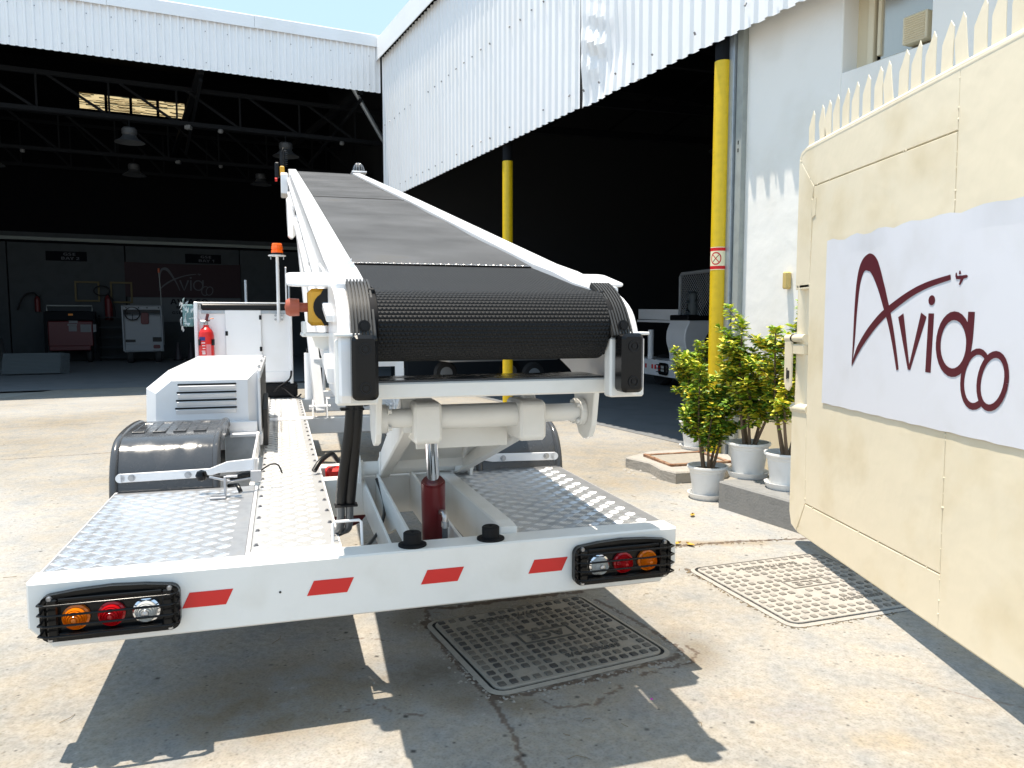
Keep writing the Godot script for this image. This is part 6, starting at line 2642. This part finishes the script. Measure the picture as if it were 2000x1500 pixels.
	var hp := hall_thing("covered_heap", "grey sheeted heap at the left edge of the hangar", "heap", -7.2, 0, 9.1)
	var hb3 := mb()
	var rng := RandomNumberGenerator.new()
	rng.seed = 19
	var fn := FastNoiseLite.new()
	fn.seed = 6
	fn.frequency = 1.4
	var N := 16
	var grid := []
	for i in N + 1:
		var row := []
		for j in N + 1:
			var x := lerpf(-1.1, 1.0, float(i) / N)
			var z := lerpf(-.9, .7, float(j) / N)
			var e := maxf(absf(x / 1.08), absf(z / .88))
			var y := 1.15 * clampf((1.0 - e) * 4.0, 0, 1) + .16 * fn.get_noise_2d(x, z) * clampf((1.0 - e) * 5.0, 0, 1)
			row.append(Vector3(x + .06 * fn.get_noise_2d(z * 2, y), maxf(y, 0.0), z))
		grid.append(row)
	for i in N:
		for j in N:
			hb3.quad(grid[i][j], grid[i + 1][j], grid[i + 1][j + 1], grid[i][j + 1], Vector3.UP)
	obj("sheet_cover", hb3, M.tarp, hp)
	var bg := mb()
	bg.lathe([Vector2(0, -.2), Vector2(.18, -.16), Vector2(.25, 0), Vector2(.2, .13), Vector2(0, .18)], 12, Vector3(.55, 1.25, .2), Basis(Vector3.BACK, .3))
	obj("bundle", bg, M.paper, hp)
	# a few dark bottles by the white tractor
	var cone: Node3D = null
	var spots := [[-11.6, 3.75, "dark marker cone nearest the white tractor"], [-11.7, 3.35, "dark marker cone, second from the white tractor"], [-11.5, 2.95, "dark marker cone nearest the loader cab"]]
	for q in spots:
		if cone == null:
			cone = hall_thing("marker_cone", q[2], "cone", q[0], 0, q[1], "marker cones on the hangar floor")
			var cb := mb()
			cb.box(Vector3(0, .02, 0), Vector3(.3, .04, .3), .01)
			obj("base", cb, M.rubber, cone)
			var cc := mb()
			cc.lathe([Vector2(.12, .04), Vector2(.03, .6), Vector2(.0, .6)], 16)
			obj("cone_body", cc, mat(.06, .05, .06, .5), cone)
		else:
			copy(cone, hall_xf() * Vector3(q[0], 0, q[1]), .3, q[2])

# ---------------------------------------------------------------- things in the right hall
func build_warehouse_contents() -> void:
	# local frame: x runs into the hall, z = -l along the visible face
	var t := thing("white_loader", "second white loader with mesh guard parked in the dark warehouse", "belt loader", Vector3(3.08, 0, -14.5), deg_to_rad(15.0))
	var b := mb()
	b.prism(poly([.0, .27, .14, .24, .14, .58, .0, .58]), 0, -2.3, .008)
	b.prism(poly([-.0, .27, .14, .24, .30, .26, .30, .58, .0, .58]), .0, -.18, .01, Transform3D(Basis(Vector3.UP, -.0), Vector3(0, 0, 0)))
	obj("bumper", b, M.white, t)
	var s2 := mb()
	s2.box(P(.95, .42, -.02), Vector3(1.15, .32, .06), .01)
	s2.box(P(.8, .5, 1.1), Vector3(1.4, .16, 2.0), .01)
	obj("chassis", s2, M.white, t)
	var rd := mb()
	rd.prism(poly([.42, .36, .60, .36, .66, .46, .48, .46]), .012, .014)
	obj("reflective_sticker", rd, M.red, t)
	for l in [1.28, .98, .84]:
		var sb := mb()
		sb.box(P(-.002, .44, l), Vector3(.004, .085, .075), 0)
		obj("reflective_sticker", sb, M.red, t)
	var tl := mb()
	tl.prism(rrect(-.62, .30, -.24, .54, .07), 0, .06, .02, Transform3D(Basis(Vector3(0, 0, 1), Vector3.UP, Vector3(-1, 0, 0)), Vector3.ZERO))
	var to := obj("tail_light", tl, M.black_gloss, t)
	var tl2 := mb()
	tl2.box(P(-.062, .43, .40), Vector3(.01, .11, .12), .002)
	obj("lamp", tl2, M.lens_clear, to)
	var tl3 := mb()
	tl3.box(P(-.062, .43, .54), Vector3(.01, .09, .06), .002)
	obj("lamp", tl3, M.lens_red, to)
	for k in 3:
		var gb := mb()
		gb.tube([P(-.05, .36 + k * .07, .22), P(-.09, .36 + k * .07, .25), P(-.09, .36 + k * .07, .61), P(-.05, .36 + k * .07, .64)], .008, 6)
		obj("guard_bar", gb, M.black, to)
	# driver console with a curved front
	var cp := []
	for e in [[.28, .58], [.26, .75], [.20, .95], [.21, 1.15], [.27, 1.30], [.30, 1.36]]:
		cp.append(Vector2(e[0], e[1]))
	var pl := PackedVector2Array(smooth(cp, 4))
	pl.append(Vector2(.85, 1.36))
	pl.append(Vector2(.85, .58))
	var cb := mb()
	cb.prism(pl, -.02, -.80, .02)
	obj("console", cb, M.white, t)
	var ck := mb()
	ck.prism(rrect(.27, 1.36, .85, 1.47, .03), -.03, -.79, .01)
	obj("console_top", ck, M.black, t)
	# mesh guard behind
	var fr := mb()
	var c := [P(.5, 1.45, .80), P(.5, 2.22, .80), P(.5, 2.28, .74), P(.5, 2.28, -.9), P(.5, 1.45, -.9)]
	fr.tube(c, .035, 10)
	var fo := obj("guard_frame", fr, M.cart, t)
	fo.set_meta("label", "rounded grey frame filled with diamond mesh")
	var ms := mb()
	for k in 30:
		for sg in [-1, 1]:
			var o := -.9 + k * .085
			var p0: Vector3
			var p1: Vector3
			# lines at slopes of +-0.6 clipped to the frame
			var l0 := o - (.83 if sg > 0 else 0.0)
			var z0 := l0
			var z1 := l0 + .83 * 1.15
			var y0 := 1.45 if sg > 0 else 2.28
			var y1 := 2.28 if sg > 0 else 1.45
			var f0 := 0.0
			var f1 := 1.0
			if z0 < -.9:
				f0 = (-.9 - z0) / (z1 - z0)
			if z1 > .8:
				f1 = (.8 - z0) / (z1 - z0)
			if f1 - f0 < .03:
				continue
			p0 = P(.5, lerpf(y0, y1, f0), lerpf(z0, z1, f0))
			p1 = P(.5, lerpf(y0, y1, f1), lerpf(z0, z1, f1))
			ms.tube([p0, p1], .006, 4, false)
	stuff(obj("wire_mesh", ms, M.cart, fo))
	# wrapped lamp on the console, seat and steering wheel
	var wr := mb()
	var rng := RandomNumberGenerator.new()
	rng.seed = 9
	for k in 30:
		var a := rng.randf() * TAU
		var y := rng.randf_range(1.35, 1.95)
		var r := .10 + .05 * rng.randf()
		var q := []
		for j in 4:
			q.append(P(.45, y, .18) + Vector3(cos(a) * r + rng.randf_range(-.06, .06), rng.randf_range(-.1, .1), sin(a) * r + rng.randf_range(-.06, .06)))
		wr.quad(q[0], q[1], q[2], q[3], Vector3.LEFT)
	var wo := obj("wrapped_lamp", wr, mat(.05, .065, .075, .25), t)
	wo.set_meta("label", "lamp wrapped in dark crinkled film")
	var wm := mb()
	wm.lathe([Vector2(0, 0), Vector2(.09, .05), Vector2(.11, .25), Vector2(.08, .5), Vector2(0, .55)], 14, P(.46, 1.38, .18))
	obj("lamp_core", wm, M.tarp, t)
	var se := mb()
	se.prism(poly([.62, .62, .95, .62, 1.0, 1.3, 1.1, 1.7, 1.0, 1.75, .8, 1.3, .62, 1.0]), .35, -.1, .05)
	obj("seat", se, M.rubber, t)
	var sw := mb()
	var sp := []
	for k in 21:
		var a := TAU * k / 20.0
		sp.append(P(.75, 1.62, -.42) + Vector3(cos(a) * .12, cos(a) * .1, sin(a) * .2))
	sw.tube(sp, .018, 8)
	obj("steering_wheel", sw, M.black, t)
	var bk := mb()
	bk.prism(poly([.1, .6, 1.3, .6, 1.3, 1.6, .9, 1.5, .6, 1.0, .4, .7]), .6, 1.3, .03)
	obj("side_body", bk, M.wall_dark, t)
	# conveyor rail and the white post in front of it
	var cv := mb()
	cv.bar(P(.6, 1.47, .85), P(.6, 1.50, 2.9), .10, .22)
	cv.bar(P(.55, 1.33, .85), P(.55, 1.35, 2.9), .06, .05)
	obj("conveyor_rail", cv, M.white, t)
	var pc := mb()
	pc.cyl(P(.1, .58, 1.28), P(.1, 1.17, 1.28), .06, 18, -1, .006)
	obj("white_post", pc, M.white, t)
	var wh := mb()
	wh.lathe([Vector2(0, -.1), Vector2(.3, -.1), Vector2(.33, 0), Vector2(.3, .1), Vector2(0, .1)], 24, P(.5, .33, 1.5), Basis(Vector3.BACK, PI / 2))
	obj("wheel", wh, M.tyre, t)
	# a low white trailer glimpsed beneath the belt
	var d := thing("dolly_trailer", "low white trailer glimpsed beneath the conveyor, behind the middle column", "trailer", Vector3(-.4, 0, -15.8), deg_to_rad(25))
	var db := mb()
	db.box(Vector3(0, .62, 0), Vector3(2.4, .12, 1.3), .03)
	db.box(Vector3(-.5, .72, .2), Vector3(.7, .14, .5), .03)
	obj("platform", db, M.cart, d)
	for q in [[.62, .62], [-.85, -.5], [.62, -.5]]:
		var wb := mb()
		wb.lathe([Vector2(.0, -.07), Vector2(.22, -.07), Vector2(.26, 0), Vector2(.22, .07), Vector2(0, .07)], 22, Vector3(q[0], .27, q[1]), Basis(Vector3.RIGHT, PI / 2))
		var wo2 := obj("wheel", wb, M.tyre, d)
		var hb := mb()
		hb.lathe([Vector2(.0, -.08), Vector2(.13, -.08), Vector2(.16, 0), Vector2(.13, .08), Vector2(0, .08)], 22, Vector3(q[0], .27, q[1]), Basis(Vector3.RIGHT, PI / 2))
		obj("hub", hb, M.cart, wo2)
	# pendant lamps of the warehouse
	for q in [[7.6, -5.2, "faint bell lamp hanging inside the warehouse near the right column"], [4.4, -5.6, "faint bell lamp hanging inside the warehouse right of the middle column"]]:
		var lt := thing("pendant_lamp", q[2], "lamp", hall_xf() * Vector3(q[0], 5.2, q[1]), 0, "bell shaped hall lamps")
		var hsg := mb()
		hsg.cyl(Vector3(0, .5, 0), Vector3(0, -.2, 0), .015, 8)
		hsg.lathe([Vector2(0, -.18), Vector2(.12, -.2), Vector2(.15, -.23), Vector2(.15, -.32), Vector2(.13, -.36)], 24)
		obj("ballast_housing", hsg, M.lamp_grey, lt)
		var sh := mb()
		sh.lathe([Vector2(.13, -.36), Vector2(.17, -.42), Vector2(.24, -.47), Vector2(.295, -.50), Vector2(.30, -.51), Vector2(.28, -.50), Vector2(.2, -.455), Vector2(.1, -.40)], 28)
		obj("lamp_shade", sh, M.lamp_grey, lt)
